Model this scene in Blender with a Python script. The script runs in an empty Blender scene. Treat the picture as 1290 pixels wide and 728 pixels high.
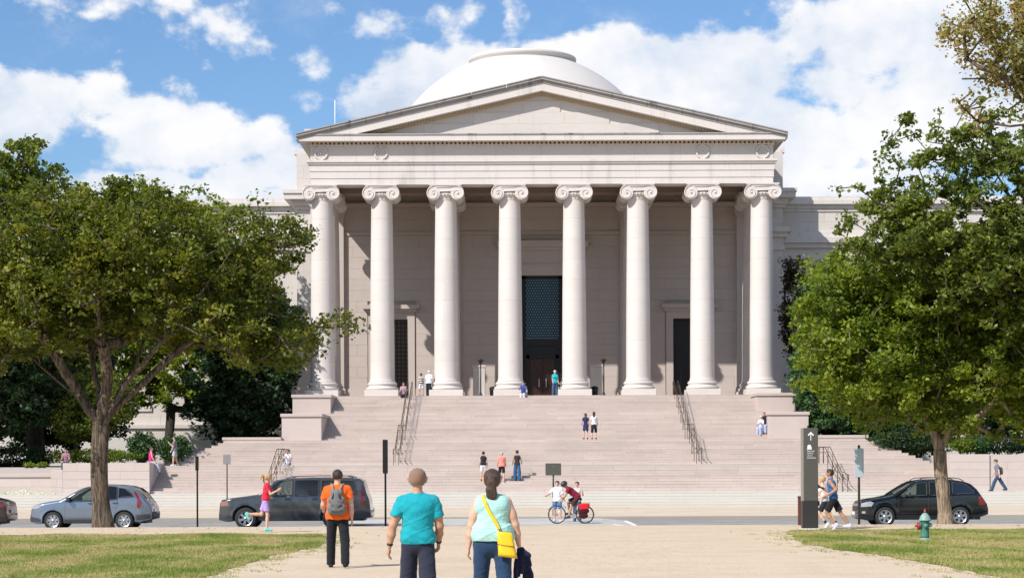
import bpy, math, random
import numpy as np
from mathutils import Vector, Matrix, noise as mnoise
random.seed(7); RNG = np.random.default_rng(7)
S = bpy.context.scene; COL = S.collection
R = math.radians; PI = math.pi
# ------------------------------------------------------------ camera, sky, sun, exposure
EYE = 1.78; F = 2500.0
cam_d = bpy.data.cameras.new('camera'); cam = bpy.data.objects.new('camera', cam_d); COL.objects.link(cam); S.camera = cam
cam_d.sensor_width = 36.0; cam_d.lens = F / 1290 * 36; cam_d.clip_start = 0.1; cam_d.clip_end = 6000
cam.location = (0, 0, EYE)
ROLL = R(0.22)
cam.rotation_euler = (Matrix.Rotation(R(90), 3, 'X') @ Matrix.Rotation(-ROLL, 3, 'Z')).to_euler()
cam_d.shift_y = (591 - 364) / 1290
SUN_AZ, SUN_EL = 45.0, 41.0            # sun stands in front-left of the facade (degrees west of the view's reverse)
S.view_settings.view_transform = 'Standard'; S.view_settings.look = 'None'; S.view_settings.gamma = 1
S.view_settings.use_curve_mapping = False
S.view_settings.exposure = 0.56
sun_d = bpy.data.lights.new('sun', 'SUN'); sun = bpy.data.objects.new('sun', sun_d); COL.objects.link(sun)
sun_d.energy = 3.7; sun_d.angle = R(0.53); sun_d.color = (1.0, 0.955, 0.89)
sv = Vector((-math.sin(R(SUN_AZ)) * math.cos(R(SUN_EL)), -math.cos(R(SUN_AZ)) * math.cos(R(SUN_EL)), math.sin(R(SUN_EL))))
sun.rotation_euler = sv.to_track_quat('Z', 'Y').to_euler()
world = bpy.data.worlds.new('World'); S.world = world; world.use_nodes = True
S.cycles.max_bounces = 8; S.cycles.diffuse_bounces = 4; S.cycles.transparent_max_bounces = 12
S.cycles.caustics_reflective = False; S.cycles.caustics_refractive = False

class NT:
    """small helper for node trees"""
    def __init__(s, nt): s.nt = nt; s.nt.nodes.clear()
    def n(s, t, props=None, **inp):
        nd = s.nt.nodes.new(t)
        for k, v in (props or {}).items(): setattr(nd, k, v)
        for k, v in inp.items():
            key = int(k[1:]) if k[0] == 'i' and k[1:].isdigit() else k.replace('_', ' ')
            s.put(nd.inputs[key], v)
        return nd
    def put(s, sock, v):
        if hasattr(v, 'outputs'): s.nt.links.new(v.outputs[0], sock)
        elif isinstance(v, bpy.types.NodeSocket): s.nt.links.new(v, sock)
        else: sock.default_value = v
    def m(s, op, a, b=0.0, c=0.0, clamp=False):
        nd = s.nt.nodes.new('ShaderNodeMath'); nd.operation = op; nd.use_clamp = clamp
        s.put(nd.inputs[0], a); s.put(nd.inputs[1], b); s.put(nd.inputs[2], c); return nd.outputs[0]
    def mix(s, f, a, b, bt='MIX'):
        nd = s.nt.nodes.new('ShaderNodeMix'); nd.data_type = 'RGBA'; nd.blend_type = bt
        s.put(nd.inputs[0], f); s.put(nd.inputs[6], a); s.put(nd.inputs[7], b); return nd.outputs[2]
    def ramp(s, f, pts, ip='LINEAR'):
        nd = s.nt.nodes.new('ShaderNodeValToRGB'); nd.color_ramp.interpolation = ip
        el = nd.color_ramp.elements
        while len(el) < len(pts): el.new(0.5)
        for e, (p, c) in zip(el, pts):
            e.position = p; e.color = (c, c, c, 1) if isinstance(c, (int, float)) else (*c, 1)
        s.put(nd.inputs[0], f); return nd.outputs[0]
    def smooth(s, v, a, b):
        nd = s.nt.nodes.new('ShaderNodeMapRange'); nd.interpolation_type = 'SMOOTHSTEP'
        s.put(nd.inputs[0], v); nd.inputs[1].default_value = a; nd.inputs[2].default_value = b; return nd.outputs[0]

def build_sky():
    t = NT(world.node_tree)
    sky = t.n('ShaderNodeTexSky', dict(sky_type='NISHITA', sun_disc=False, sun_elevation=R(SUN_EL), sun_rotation=R(180 + SUN_AZ), air_density=1.0, dust_density=0.6, ozone_density=1.5, altitude=0))
    hs = t.n('ShaderNodeHueSaturation', None, Saturation=1.0, Value=1.0, Color=sky)
    skyc = t.mix(1.0, hs.outputs[0], (0.72, 0.92, 1.14, 1), 'MULTIPLY')
    tc = t.n('ShaderNodeTexCoord'); sp = t.n('ShaderNodeSeparateXYZ', None, Vector=tc.outputs['Generated'])
    x, y, z = sp.outputs
    az = t.m('ARCTAN2', x, y); el = t.m('ARCSINE', z)
    # fractal displacement of the cloud outlines, in the sky's own azimuth/elevation
    cv = t.n('ShaderNodeCombineXYZ', None, X=az, Y=t.m('MULTIPLY', el, 1.25), Z=0.0)
    def fbm(scale, detail, rough, off=(0, 0, 0), lac=2.0):
        mp = t.n('ShaderNodeVectorMath', dict(operation='ADD')); t.put(mp.inputs[0], cv); mp.inputs[1].default_value = off
        nd = t.n('ShaderNodeTexNoise', dict(noise_dimensions='3D'), Vector=mp.outputs[0], Scale=scale, Detail=detail, Roughness=rough, Lacunarity=lac)
        return nd
    def density(off):
        n1 = fbm(16, 9, 0.62, off).outputs[0]
        vo = t.n('ShaderNodeVectorMath', dict(operation='ADD')); t.put(vo.inputs[0], cv); vo.inputs[1].default_value = off
        # billows
        wn = t.n('ShaderNodeTexNoise', dict(noise_dimensions='3D'), Vector=vo.outputs[0], Scale=30.0, Detail=4.0, Roughness=.55)
        w2 = t.n('ShaderNodeVectorMath', dict(operation='MULTIPLY_ADD')); t.put(w2.inputs[0], wn.outputs['Color']); w2.inputs[1].default_value = (.030, .030, .0); t.put(w2.inputs[2], vo.outputs[0])
        v1 = t.n('ShaderNodeTexVoronoi', dict(feature='SMOOTH_F1'), Vector=w2.outputs[0], Scale=34.0, Smoothness=.35)
        v2 = t.n('ShaderNodeTexVoronoi', dict(feature='SMOOTH_F1'), Vector=w2.outputs[0], Scale=90.0, Smoothness=.35)
        b = t.m('ADD', t.m('MULTIPLY', t.m('SUBTRACT', .45, v1.outputs[0]), .75), t.m('MULTIPLY', t.m('SUBTRACT', .4, v2.outputs[0]), .32))
        return t.m('ADD', t.m('MULTIPLY', t.m('SUBTRACT', n1, .5), 3.0), b)
    nA = density((0, 0, 0))
    nB = density((-0.009, 0.013, 0))
    # clouds in view: (px, py, rx, ry, weight)
    blobs = [(150, 12, 230, 44, .34), (250, 25, 110, 40, .36), (515, 22, 100, 28, .42), (425, 10, 44, 26, .3), (665, 36, 34, 12, .10), (392, 74, 24, 14, .10),
             (40, 120, 120, 46, 1), (-40, 150, 130, 60, 1), (215, 165, 105, 62, 1.1), (160, 190, 60, 40, .7), (310, 220, 120, 40, 1), (200, 232, 200, 26, .9), (92, 222, 22, 14, .5), (272, 188, 88, 50, 1.05), (120, 120, 60, 34, .8),
             (505, 140, 70, 36, .9), (560, 90, 60, 40, .9), (640, 100, 190, 60, 1.2), (780, 85, 150, 50, 1.2), (900, 95, 160, 60, 1.2), (1000, 170, 260, 75, 1.3),
             (1100, 55, 150, 70, 1.2), (1180, 130, 170, 80, 1.2), (1240, 30, 110, 60, .8), (1020, 232, 220, 34, 1.1), (1050, 115, 90, 56, 1.1), (330, 246, 120, 22, 1.0), (1350, 130, 160, 100, 1)]
    acc = None
    for (px, py, rx, ry, w) in blobs:
        u = math.atan((px - 645) / F); v = math.atan((591 - py) / F * math.cos(u))
        d = t.m('SQRT', t.m('ADD', t.m('POWER', t.m('ABSOLUTE', t.m('MULTIPLY', t.m('SUBTRACT', az, u), F / rx)), 2.0), t.m('POWER', t.m('ABSOLUTE', t.m('MULTIPLY', t.m('SUBTRACT', el, v), F / ry)), 2.0)))
        f = t.m('MULTIPLY', t.m('SUBTRACT', 1.0, d), w)
        acc = f if acc is None else t.m('MAXIMUM', acc, f)
    # the rest of the sky carries clouds of the same kind
    gen = t.m('MULTIPLY', t.m('SUBTRACT', fbm(4.0, 2, .5, (7, 3, 1)).outputs[0], .53), 9.0)
    outside = t.m('MAXIMUM', t.smooth(t.m('ABSOLUTE', az), .27, .34), t.smooth(el, .27, .33))
    base = t.m('ADD', t.m('MULTIPLY', acc, t.m('SUBTRACT', 1.0, outside)), t.m('MULTIPLY', gen, outside))
    base = t.m('MAXIMUM', base, -1.6); wisp = t.m('MULTIPLY', t.smooth(fbm(11, 8, .68, (2, 9, 4)).outputs[0], .50, .78), .42)
    dens = t.m('ADD', base, t.m('MULTIPLY', nA, .80))
    densB = t.m('ADD', base, t.m('MULTIPLY', nB, .80))
    mask = t.smooth(dens, -.06, .32)
    relief = t.m('SUBTRACT', densB, dens)  # self-shadow of the clouds, painted from a density offset
    thick = t.smooth(dens, .1, 1.5)
    soft = fbm(9, 4, .5, (3, 1, 5)).outputs[0]
    sh = t.m('ADD', t.m('ADD', .60, t.m('MULTIPLY', relief, -.75)), t.m('MULTIPLY', t.m('SUBTRACT', soft, .50), 2.4))
    sh = t.m('SUBTRACT', sh, t.m('MULTIPLY', thick, .02))
    sh = t.m('MAXIMUM', t.m('MINIMUM', sh, 1.0), .0)
    ccol = t.ramp(sh, [(0.0, (4.9, 5.6, 6.8)), (.35, (6.2, 6.7, 7.5)), (.65, (7.2, 7.4, 7.8)), (1.0, (8.1, 8.05, 8.1))])
    # ramp colours clamp visually only in the picture, so scale through a multiply
    out = t.mix(t.m('MAXIMUM', t.m('MULTIPLY', mask, .97), t.m('MULTIPLY', wisp, t.smooth(dens, -1.0, .1))), skyc, ccol)
    hz = t.smooth(el, .0, .12)
    bg = t.n('ShaderNodeBackground', None, Color=out, Strength=0.085)
    t.n('ShaderNodeOutputWorld', None, Surface=bg)
build_sky()

# ------------------------------------------------------------ mesh helpers
def tag(o, label=None, cat=None, group=None, kind=None):
    if label: o['label'] = label
    if cat: o['category'] = cat
    if group: o['group'] = group
    if kind: o['kind'] = kind
    return o
def thing(name, loc=(0, 0, 0), rz=0, label=None, cat=None, group=None, kind=None):
    o = bpy.data.objects.new(name, None); COL.objects.link(o); o.location = loc; o.rotation_euler = (0, 0, rz); o.empty_display_size = .2
    return tag(o, label, cat, group, kind)
def link(name, me, parent=None, loc=(0, 0, 0), rot=(0, 0, 0)):
    o = bpy.data.objects.new(name, me); COL.objects.link(o); o.parent = parent; o.location = loc; o.rotation_euler = rot
    return o
KIDS = {}
def copy_tree(o, parent=None, top=True):
    c = o.copy(); COL.objects.link(c); c.parent = parent
    for ch in list(o.children): copy_tree(ch, c, False)
    return c
def np_mesh(name, V, Fa, mat, smooth=False):
    me = bpy.data.meshes.new(name); V = np.asarray(V, np.float32); Fa = np.asarray(Fa, np.int32); k = Fa.shape[1]
    me.vertices.add(len(V)); me.vertices.foreach_set('co', V.ravel())
    me.loops.add(Fa.size); me.loops.foreach_set('vertex_index', Fa.ravel())
    me.polygons.add(len(Fa)); me.polygons.foreach_set('loop_start', np.arange(0, Fa.size, k, dtype=np.int32))
    try: me.polygons.foreach_set('loop_total', np.full(len(Fa), k, np.int32))
    except Exception: pass
    if smooth: me.polygons.foreach_set('use_smooth', np.ones(len(Fa), bool))
    me.update(calc_edges=True)
    if mat: me.materials.append(mat)
    return me
class MB:
    def __init__(s): s.v = []; s.f = []; s.sm = []
    def add(s, V, Fs, smooth=False):
        b = len(s.v); s.v += [tuple(p) for p in V]; s.f += [tuple(b + i for i in f) for f in Fs]; s.sm += [smooth] * len(Fs); return s
    def box(s, x0, x1, y0, y1, z0, z1):
        V = [(x0, y0, z0), (x1, y0, z0), (x1, y1, z0), (x0, y1, z0), (x0, y0, z1), (x1, y0, z1), (x1, y1, z1), (x0, y1, z1)]
        return s.add(V, [(0, 3, 2, 1), (4, 5, 6, 7), (0, 1, 5, 4), (1, 2, 6, 5), (2, 3, 7, 6), (3, 0, 4, 7)])
    def cbox(s, x0, x1, y0, y1, z0, z1, c=.01):
        """box with chamfered vertical and front edges"""
        P = []
        for (zz, i) in ((z0, c), (z0 + c, 0), (z1 - c, 0), (z1, c)):
            P += [(x0 + c + 0, y0 + i, zz), (x1 - c, y0 + i, zz), (x1 - i, y0 + c, zz), (x1 - i, y1 - c, zz), (x1 - c, y1 - i, zz), (x0 + c, y1 - i, zz), (x0 + i, y1 - c, zz), (x0 + i, y0 + c, zz)]
        Fs = [(7, 6, 5, 4, 3, 2, 1, 0), (24, 25, 26, 27, 28, 29, 30, 31)]
        for k in range(3):
            for j in range(8): a = k * 8 + j; b = k * 8 + (j + 1) % 8; Fs.append((a, b, b + 8, a + 8))
        return s.add(P, Fs)
    def lathe(s, prof, n=24, c=(0, 0, 0), axis='z', smooth=True, caps=True, a0=0, a1=2 * PI):
        V = []; Fs = []; full = abs(a1 - a0 - 2 * PI) < 1e-6; m = n if full else n + 1
        for (r, h) in prof:
            for i in range(m):
                a = a0 + (a1 - a0) * i / n; p = (r * math.cos(a), r * math.sin(a), h)
                if axis == 'y': p = (p[0], h, -p[1])
                if axis == 'x': p = (h, p[0], p[1])
                V.append((c[0] + p[0], c[1] + p[1], c[2] + p[2]))
        for k in range(len(prof) - 1):
            for i in range(n):
                j = (i + 1) % m; Fs.append((k * m + i, k * m + j, (k + 1) * m + j, (k + 1) * m + i))
        s.add(V, Fs, smooth)
        if caps and full:
            b = len(s.v) - len(V)
            if prof[0][0] > 1e-5: s.f.append(tuple(b + i for i in reversed(range(m)))); s.sm.append(False)
            if prof[-1][0] > 1e-5: s.f.append(tuple(b + (len(prof) - 1) * m + i for i in range(m))); s.sm.append(False)
        return s
    def tube(s, pts, r, n=8, smooth=True, closed=False):
        pts = [Vector(p) for p in pts]; rr = r if isinstance(r, (list, tuple)) else [r] * len(pts)
        V = []; Fs = []; N = len(pts); up = None
        for i, p in enumerate(pts):
            if closed: d = (pts[(i + 1) % N] - pts[i - 1])
            else: d = pts[min(i + 1, N - 1)] - pts[max(i - 1, 0)]
            d = d.normalized() if d.length > 1e-9 else Vector((0, 0, 1))
            if up is None: up = Vector((0, 0, 1)) if abs(d.z) < .9 else Vector((1, 0, 0))
            a = d.cross(up)
            if a.length < 1e-4: a = d.cross(Vector((.3, .8, .5)))
            a.normalize(); b = d.cross(a).normalized(); up = -b if False else up - d * up.dot(d)
            if up.length < 1e-3: up = b
            up = up.normalized()
            for k in range(n):
                t = 2 * PI * k / n; q = p + (a * math.cos(t) + b * math.sin(t)) * rr[i]; V.append(q)
        M = N if closed else N - 1
        for i in range(M):
            i2 = (i + 1) % N
            for k in range(n): k2 = (k + 1) % n; Fs.append((i * n + k, i * n + k2, i2 * n + k2, i2 * n + k))
        s.add(V, Fs, smooth)
        if not closed:
            b = len(s.v) - len(V)
            s.f += [tuple(b + k for k in reversed(range(n))), tuple(b + (N - 1) * n + k for k in range(n))]; s.sm += [False, False]
        return s
    def prism(s, poly, y0, y1, axis='y'):
        """polygon in (x,z) extruded along y (axis y) or polygon in (y,z) along x"""
        n = len(poly); mk = (lambda p, h: (p[0], h, p[1])) if axis == 'y' else ((lambda p, h: (h, p[0], p[1])) if axis == 'x' else (lambda p, h: (p[0], p[1], h)))
        V = [mk(p, y0) for p in poly] + [mk(p, y1) for p in poly]
        Fs = [tuple(range(n)), tuple(reversed(range(n, 2 * n)))] + [(i, n + i, n + (i + 1) % n, (i + 1) % n) for i in range(n)]
        return s.add(V, Fs)
    def mesh(s, name, mat, fix=False):
        me = bpy.data.meshes.new(name); me.from_pydata(s.v, [], s.f); me.polygons.foreach_set('use_smooth', s.sm)
        if mat: me.materials.append(mat)
        me.update()
        if fix:
            import bmesh
            b = bmesh.new(); b.from_mesh(me); bmesh.ops.recalc_face_normals(b, faces=b.faces); b.to_mesh(me); b.free()
        return me
    def build(s, name, mat, parent=None, loc=(0, 0, 0), rot=(0, 0, 0), fix=False):
        return link(name, s.mesh(name, mat, fix), parent, loc, rot)
def gx(px, Y): return (px - 645) * Y / F
def gz(py, Y): return EYE + (591 - py) * Y / F

# ------------------------------------------------------------ materials
def stone(name, col, var=.06, scale=1.0, stain=0.0, rough=.75, block=.0, bump=.25, streak=0.0, spec=.3, joint=None):
    m = bpy.data.materials.new(name); m.use_nodes = True; t = NT(m.node_tree)
    g = t.n('ShaderNodeNewGeometry'); P = g.outputs['Position']
    c1 = t.n('ShaderNodeTexNoise', None, Vector=P, Scale=.35 * scale, Detail=6.0, Roughness=.6)
    mp = t.n('ShaderNodeMapping', None, Vector=P, Scale=(1.2, 1.2, 5.0))
    c2 = t.n('ShaderNodeTexNoise', None, Vector=mp, Scale=1.1 * scale, Detail=5.0, Roughness=.65)
    c3 = t.n('ShaderNodeTexNoise', None, Vector=P, Scale=14 * scale, Detail=3.0, Roughness=.6)
    v = t.m('ADD', t.m('ADD', t.m('MULTIPLY', t.m('SUBTRACT', c1, .5), 1.3), t.m('MULTIPLY', t.m('SUBTRACT', c2, .5), .9)), t.m('MULTIPLY', t.m('SUBTRACT', c3, .5), .35))
    if block:
        oi = t.n('ShaderNodeObjectInfo'); v = t.m('ADD', v, t.m('MULTIPLY', t.m('SUBTRACT', t.m('FRACT', t.m('ADD', oi.outputs['Random'], g.outputs['Random Per Island'])), .5), block))
    if joint:   # slab to slab tone along x: (slab length, amount)
        oi = t.n('ShaderNodeObjectInfo'); sx = t.n('ShaderNodeSeparateXYZ', None, Vector=P)
        k = t.m('FLOOR', t.m('ADD', t.m('DIVIDE', sx.outputs[0], joint[0]), t.m('MULTIPLY', oi.outputs['Random'], 37.0)))
        wn = t.n('ShaderNodeTexWhiteNoise', dict(noise_dimensions='2D'), Vector=t.n('ShaderNodeCombineXYZ', None, X=k, Y=oi.outputs['Random']).outputs[0])
        v = t.m('ADD', v, t.m('MULTIPLY', t.m('SUBTRACT', wn.outputs[0], .5), joint[1]))
        fr_j = t.m('FRACT', t.m('ADD', t.m('DIVIDE', sx.outputs[0], joint[0]), t.m('MULTIPLY', oi.outputs['Random'], 37.0)))
        v = t.m('SUBTRACT', v, t.m('MULTIPLY', t.m('LESS_THAN', fr_j, .012), 2.2))
    f = t.m('ADD', .5, t.m('MULTIPLY', v, .5), clamp=True)
    lo = tuple(c * (1 - var * 2.2) * k for c, k in zip(col, (1.0, .99, .97))); hi = tuple(min(.93, c * (1 + var * 1.7) * k) for c, k in zip(col, (1.0, 1.0, 1.01)))
    base = t.mix(f, (*lo, 1), (*hi, 1))
    if stain:
        mz = t.n('ShaderNodeMapping', None, Vector=P, Scale=(1.0, 1.0, .10 if streak else .5))
        s1 = t.n('ShaderNodeTexNoise', None, Vector=mz, Scale=1.3, Detail=6.0, Roughness=.7)
        s2 = t.smooth(s1, .52, .72)
        base = t.mix(t.m('MULTIPLY', s2, stain), base, (col[0] * .28, col[1] * .27, col[2] * .26, 1))
    b = t.n('ShaderNodeBump', None, Strength=bump, Distance=.02, Height=c3)
    bs = t.n('ShaderNodeBsdfPrincipled', None, Base_Color=base, Roughness=rough, Normal=b)
    bs.inputs['Specular IOR Level'].default_value = spec
    t.n('ShaderNodeOutputMaterial', None, Surface=bs); return m
def plain(name, col, rough=.5, metal=0.0, var=.0, scale=8.0, spec=.5, coat=0.0, bump=0.0, alpha=1.0, trans=0.0, emit=None):
    m = bpy.data.materials.new(name); m.use_nodes = True; t = NT(m.node_tree)
    c = (*col, 1)
    tc = t.n('ShaderNodeTexCoord')
    nz = t.n('ShaderNodeTexNoise', None, Vector=tc.outputs['Object'], Scale=scale, Detail=4.0, Roughness=.6)
    if var: c = t.mix(nz, (*[x * (1 - var) for x in col], 1), (*[min(1, x * (1 + var)) for x in col], 1))
    bs = t.n('ShaderNodeBsdfPrincipled', None, Base_Color=c, Roughness=rough, Metallic=metal)
    bs.inputs['Specular IOR Level'].default_value = spec; bs.inputs['Coat Weight'].default_value = coat; bs.inputs['Coat Roughness'].default_value = .05
    if bump: t.put(bs.inputs['Normal'], t.n('ShaderNodeBump', None, Strength=bump, Distance=.02, Height=nz))
    out = bs
    if alpha < 1:
        tr = t.n('ShaderNodeBsdfTransparent', None, Color=(.72, .80, .76, 1)); out = t.n('ShaderNodeMixShader', None, i0=1 - alpha, i1=bs, i2=tr)
    t.n('ShaderNodeOutputMaterial', None, Surface=out); return m
def cloth(name, col, var=.08, rough=.85, wr=.6, sc=9.0, stripe=None):
    m = bpy.data.materials.new(name); m.use_nodes = True; t = NT(m.node_tree)
    tc = t.n('ShaderNodeTexCoord'); P = tc.outputs['Object']
    n1 = t.n('ShaderNodeTexNoise', None, Vector=P, Scale=sc, Detail=3.0, Roughness=.5, Distortion=.8)
    n2 = t.n('ShaderNodeTexNoise', None, Vector=P, Scale=220.0, Detail=2.0)
    c = t.mix(n1, (*[x * (1 - var) for x in col], 1), (*[min(1, x * (1 + var)) for x in col], 1))
    if stripe:
        sz = t.n('ShaderNodeSeparateXYZ', None, Vector=P); k = t.m('GREATER_THAN', t.m('FRACT', t.m('MULTIPLY', sz.outputs[2], stripe[1])), .5)
        c = t.mix(k, c, (*stripe[0], 1))
    h = t.m('ADD', t.m('MULTIPLY', n1, wr), t.m('MULTIPLY', n2, .03))
    b = t.n('ShaderNodeBump', None, Strength=.8, Distance=.03, Height=h)
    bs = t.n('ShaderNodeBsdfPrincipled', None, Base_Color=c, Roughness=rough, Normal=b); bs.inputs['Specular IOR Level'].default_value = .2
    bs.inputs['Sheen Weight'].default_value = .15
    t.n('ShaderNodeOutputMaterial', None, Surface=bs); return m
def leafmat(name, cols, trans=.45, rough=.5):
    m = bpy.data.materials.new(name); m.use_nodes = True; t = NT(m.node_tree)
    g = t.n('ShaderNodeNewGeometry'); n = t.n('ShaderNodeTexNoise', None, Vector=g.outputs['Position'], Scale=.55, Detail=3.0)
    f = t.m('ADD', t.m('MULTIPLY', g.outputs['Random Per Island'], .55), t.m('MULTIPLY', t.smooth(n, .3, .7), .45))
    c = t.ramp(f, [(i / (len(cols) - 1), cc) for i, cc in enumerate(cols)])
    d = t.n('ShaderNodeBsdfPrincipled', None, Base_Color=c, Roughness=rough); d.inputs['Specular IOR Level'].default_value = .35
    tr = t.n('ShaderNodeBsdfTranslucent', None, Color=t.mix(1.0, c, (1.25, 1.35, .55, 1), 'MULTIPLY'))
    t.n('ShaderNodeOutputMaterial', None, Surface=t.n('ShaderNodeMixShader', None, i0=trans, i1=d, i2=tr)); return m
def barkmat(name, a, b):
    m = bpy.data.materials.new(name); m.use_nodes = True; t = NT(m.node_tree)
    g = t.n('ShaderNodeNewGeometry'); mp = t.n('ShaderNodeMapping', None, Vector=g.outputs['Position'], Scale=(1, 1, .12))
    n = t.n('ShaderNodeTexNoise', None, Vector=mp, Scale=16.0, Detail=6.0, Roughness=.65, Distortion=.4)
    n2 = t.n('ShaderNodeTexNoise', None, Vector=g.outputs['Position'], Scale=1.8, Detail=3.0)
    f = t.m('ADD', t.smooth(n, .38, .62), t.m('MULTIPLY', t.m('SUBTRACT', n2, .5), .5), clamp=True)
    bs = t.n('ShaderNodeBsdfPrincipled', None, Base_Color=t.mix(f, (*a, 1), (*b, 1)), Roughness=.9, Normal=t.n('ShaderNodeBump', None, Strength=.9, Distance=.06, Height=n))
    t.n('ShaderNodeOutputMaterial', None, Surface=bs); return m
M = {}
M['marble'] = stone('marble', (.585, .54, .505), .065, 1.0, block=.35, stain=.12, streak=1)
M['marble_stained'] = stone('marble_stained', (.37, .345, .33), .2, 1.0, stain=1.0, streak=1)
M['marble_trim'] = stone('marble_trim', (.63, .582, .55), .055, 1.0, stain=.30, streak=1)
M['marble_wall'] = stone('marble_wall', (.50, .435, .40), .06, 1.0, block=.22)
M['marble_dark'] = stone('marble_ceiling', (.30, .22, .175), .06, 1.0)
M['dentil'] = stone('dentil_stone', (.50, .39, .27), .1, 1.0)
M['drum'] = stone('column_marble', (.625, .572, .533), .065, 1.2, block=.34, stain=.08, streak=1)
M['steps'] = stone('step_marble', (.52, .44, .395), .10, 1.4, block=.6, joint=(2.3, .5), bump=.3, stain=.10)
M['cheek'] = stone('cheek_wall_marble', (.53, .45, .415), .07, 1.2, block=.6)
M['coping'] = stone('coping_stone', (.50, .42, .385), .07, 1.0)
M['granite'] = stone('granite', (.56, .53, .48), .05, 3.0, block=.3, joint=(2.0, .3))
M['terrace'] = stone('terrace_stone', (.46, .42, .38), .09, 1.5)
M['dome'] = stone('dome_stone', (.60, .565, .54), .03, .6)
M['kerb'] = stone('kerb_stone', (.33, .30, .265), .1, 3.0)
M['lead'] = stone('weathered_lead', (.25, .22, .21), .2, 2.0)
M['black_metal'] = plain('black_metal', (.018, .018, .02), .45, .3, .2)
M['rail_metal'] = plain('rail_metal', (.10, .075, .055), .45, .7, .2)
M['bronze'] = plain('door_bronze', (.055, .026, .020), .4, .5, .25, 3)
M['door_black'] = plain('door_black', (.012, .011, .012), .5, .2, .3)
M['glass_blue'] = plain('screen_glass', (.02, .055, .085), .25, .0, .3, 3)
M['lattice_blue'] = plain('blue_pane_reflection', (.11, .22, .30), .4, .3, .3, 2)  # blue reflection of the grille glass put into the colour
M['white'] = plain('white_paint', (.8, .8, .8), .5, 0, .05)
# ------------------------------------------------------------ the museum
X0, YC = 2.05, 132.0
PZ = 6.63                                  # portico floor
museum = thing('museum_building', (X0, YC, 0), 0, 'white marble museum with an eight-column portico, low pediment and shallow dome', 'museum')
BLK = {}
def block_mesh(w, h, d=.14, c=.005, mat='marble_wall'):
    k = (round(w, 2), round(h, 2), round(d, 2), mat)
    if k not in BLK:
        b = MB(); x0, x1 = c * .35, k[0] - c * .35; z0, z1 = c * .35, k[1] - c * .35
        V = [(x0, k[2], z0), (x1, k[2], z0), (x1, k[2], z1), (x0, k[2], z1), (x0, c, z0), (x1, c, z0), (x1, c, z1), (x0, c, z1), (x0 + c, 0, z0 + c), (x1 - c, 0, z0 + c), (x1 - c, 0, z1 - c), (x0 + c, 0, z1 - c)]
        Fs = [(8, 9, 10, 11), (4, 5, 9, 8), (5, 6, 10, 9), (6, 7, 11, 10), (7, 4, 8, 11), (0, 1, 5, 4), (1, 2, 6, 5), (2, 3, 7, 6), (3, 0, 4, 7)]
        b.add(V, Fs); BLK[k] = b.mesh('block', M[mat])
    return BLK[k]
def wall_blocks(parent, x0, x1, z0, z1, y, ch, bw, holes=(), mat='marble_wall', rotz=0, name='block'):
    n = max(1, round((z1 - z0) / ch)); ch = (z1 - z0) / n
    for r in range(n):
        za = z0 + r * ch; ivs = [(x0, x1)]
        for (hx0, hx1, hz0, hz1) in holes:
            if za + ch > hz0 + .02 and za < hz1 - .02:
                ivs = [p for (a, b) in ivs for p in ((a, min(b, hx0)), (max(a, hx1), b)) if p[1] - p[0] > .05]
        for (a, b) in ivs:
            k = max(1, round((b - a) / bw)); w = (b - a) / k; off = .5 * w if r % 2 else 0
            edges = [a] + [a + off + i * w for i in range(0 if off else 1, k + (0 if off == 0 else 0)) if a + off + i * w > a + .02] + [b]
            for e0, e1 in zip(edges[:-1], edges[1:]):
                if e1 - e0 > .04:
                    if rotz: o = link(name, block_mesh(e1 - e0, ch, mat=mat), parent, (y, e0, za), (0, 0, rotz))
                    else: o = link(name, block_mesh(e1 - e0, ch, mat=mat), parent, (e0, y, za))
# --- columns
def radius(t): return .815 - .115 * t ** 1.6
COLS = [-14.6, -10.64, -6.38, -2.13, 2.13, 6.38, 10.64, 14.6]
SH0, SH1 = PZ + .95, 19.72
NDR = 9
drum_me = []
for k in range(NDR):
    t0, t1 = k / NDR, (k + 1) / NDR; z0, z1 = SH0 + (SH1 - SH0) * t0, SH0 + (SH1 - SH0) * t1; c = .012
    pr = [(radius(t0) - c, z0), (radius(t0), z0 + c), (radius((t0 + t1) / 2), (z0 + z1) / 2), (radius(t1), z1 - c), (radius(t1) - c, z1)]
    if k == 0: pr = [(radius(0) + .07, z0), (radius(0) + .07, z0 + .05), (radius(0) + .02, z0 + .13), (radius(.03), z0 + .3), (radius(t1 - .01), z1 - .08), (radius(t1), z1 - c - .003), (radius(t1), z1 - c), (radius(t1) - c, z1)]
    if k == NDR - 1: pr = [(radius(t0) - c, z0), (radius(t0), z0 + c), (radius(t0), z0 + c + .004), (radius(t0 + .01), z0 + .1), (radius(1), z1 - .16), (radius(1), z1 - .14), (radius(1) + .05, z1 - .08), (radius(1) + .05, z1)]
    b = MB()
    if k in (0, NDR - 1): b.lathe(pr, 40)
    else: b.lathe(pr[:2], 40, caps=False); b.lathe(pr[1:4], 40, caps=False); b.lathe(pr[3:], 40, caps=False)
    drum_me.append(b.mesh('drum', M['drum']))
b = MB().lathe([(1.02, PZ + .42), (1.08, PZ + .48), (1.09, PZ + .55), (1.05, PZ + .62), (.96, PZ + .65), (.93, PZ + .69), (.93, PZ + .74), (.98, PZ + .78), (1.0, PZ + .84), (.97, PZ + .9), (.9, PZ + .95)], 40)
base_me = b.mesh('base_moulding', M['drum'])
plinth_me = MB().cbox(-1.12, 1.12, -1.12, 1.12, PZ, PZ + .42, .02).mesh('plinth', M['drum'])
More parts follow.
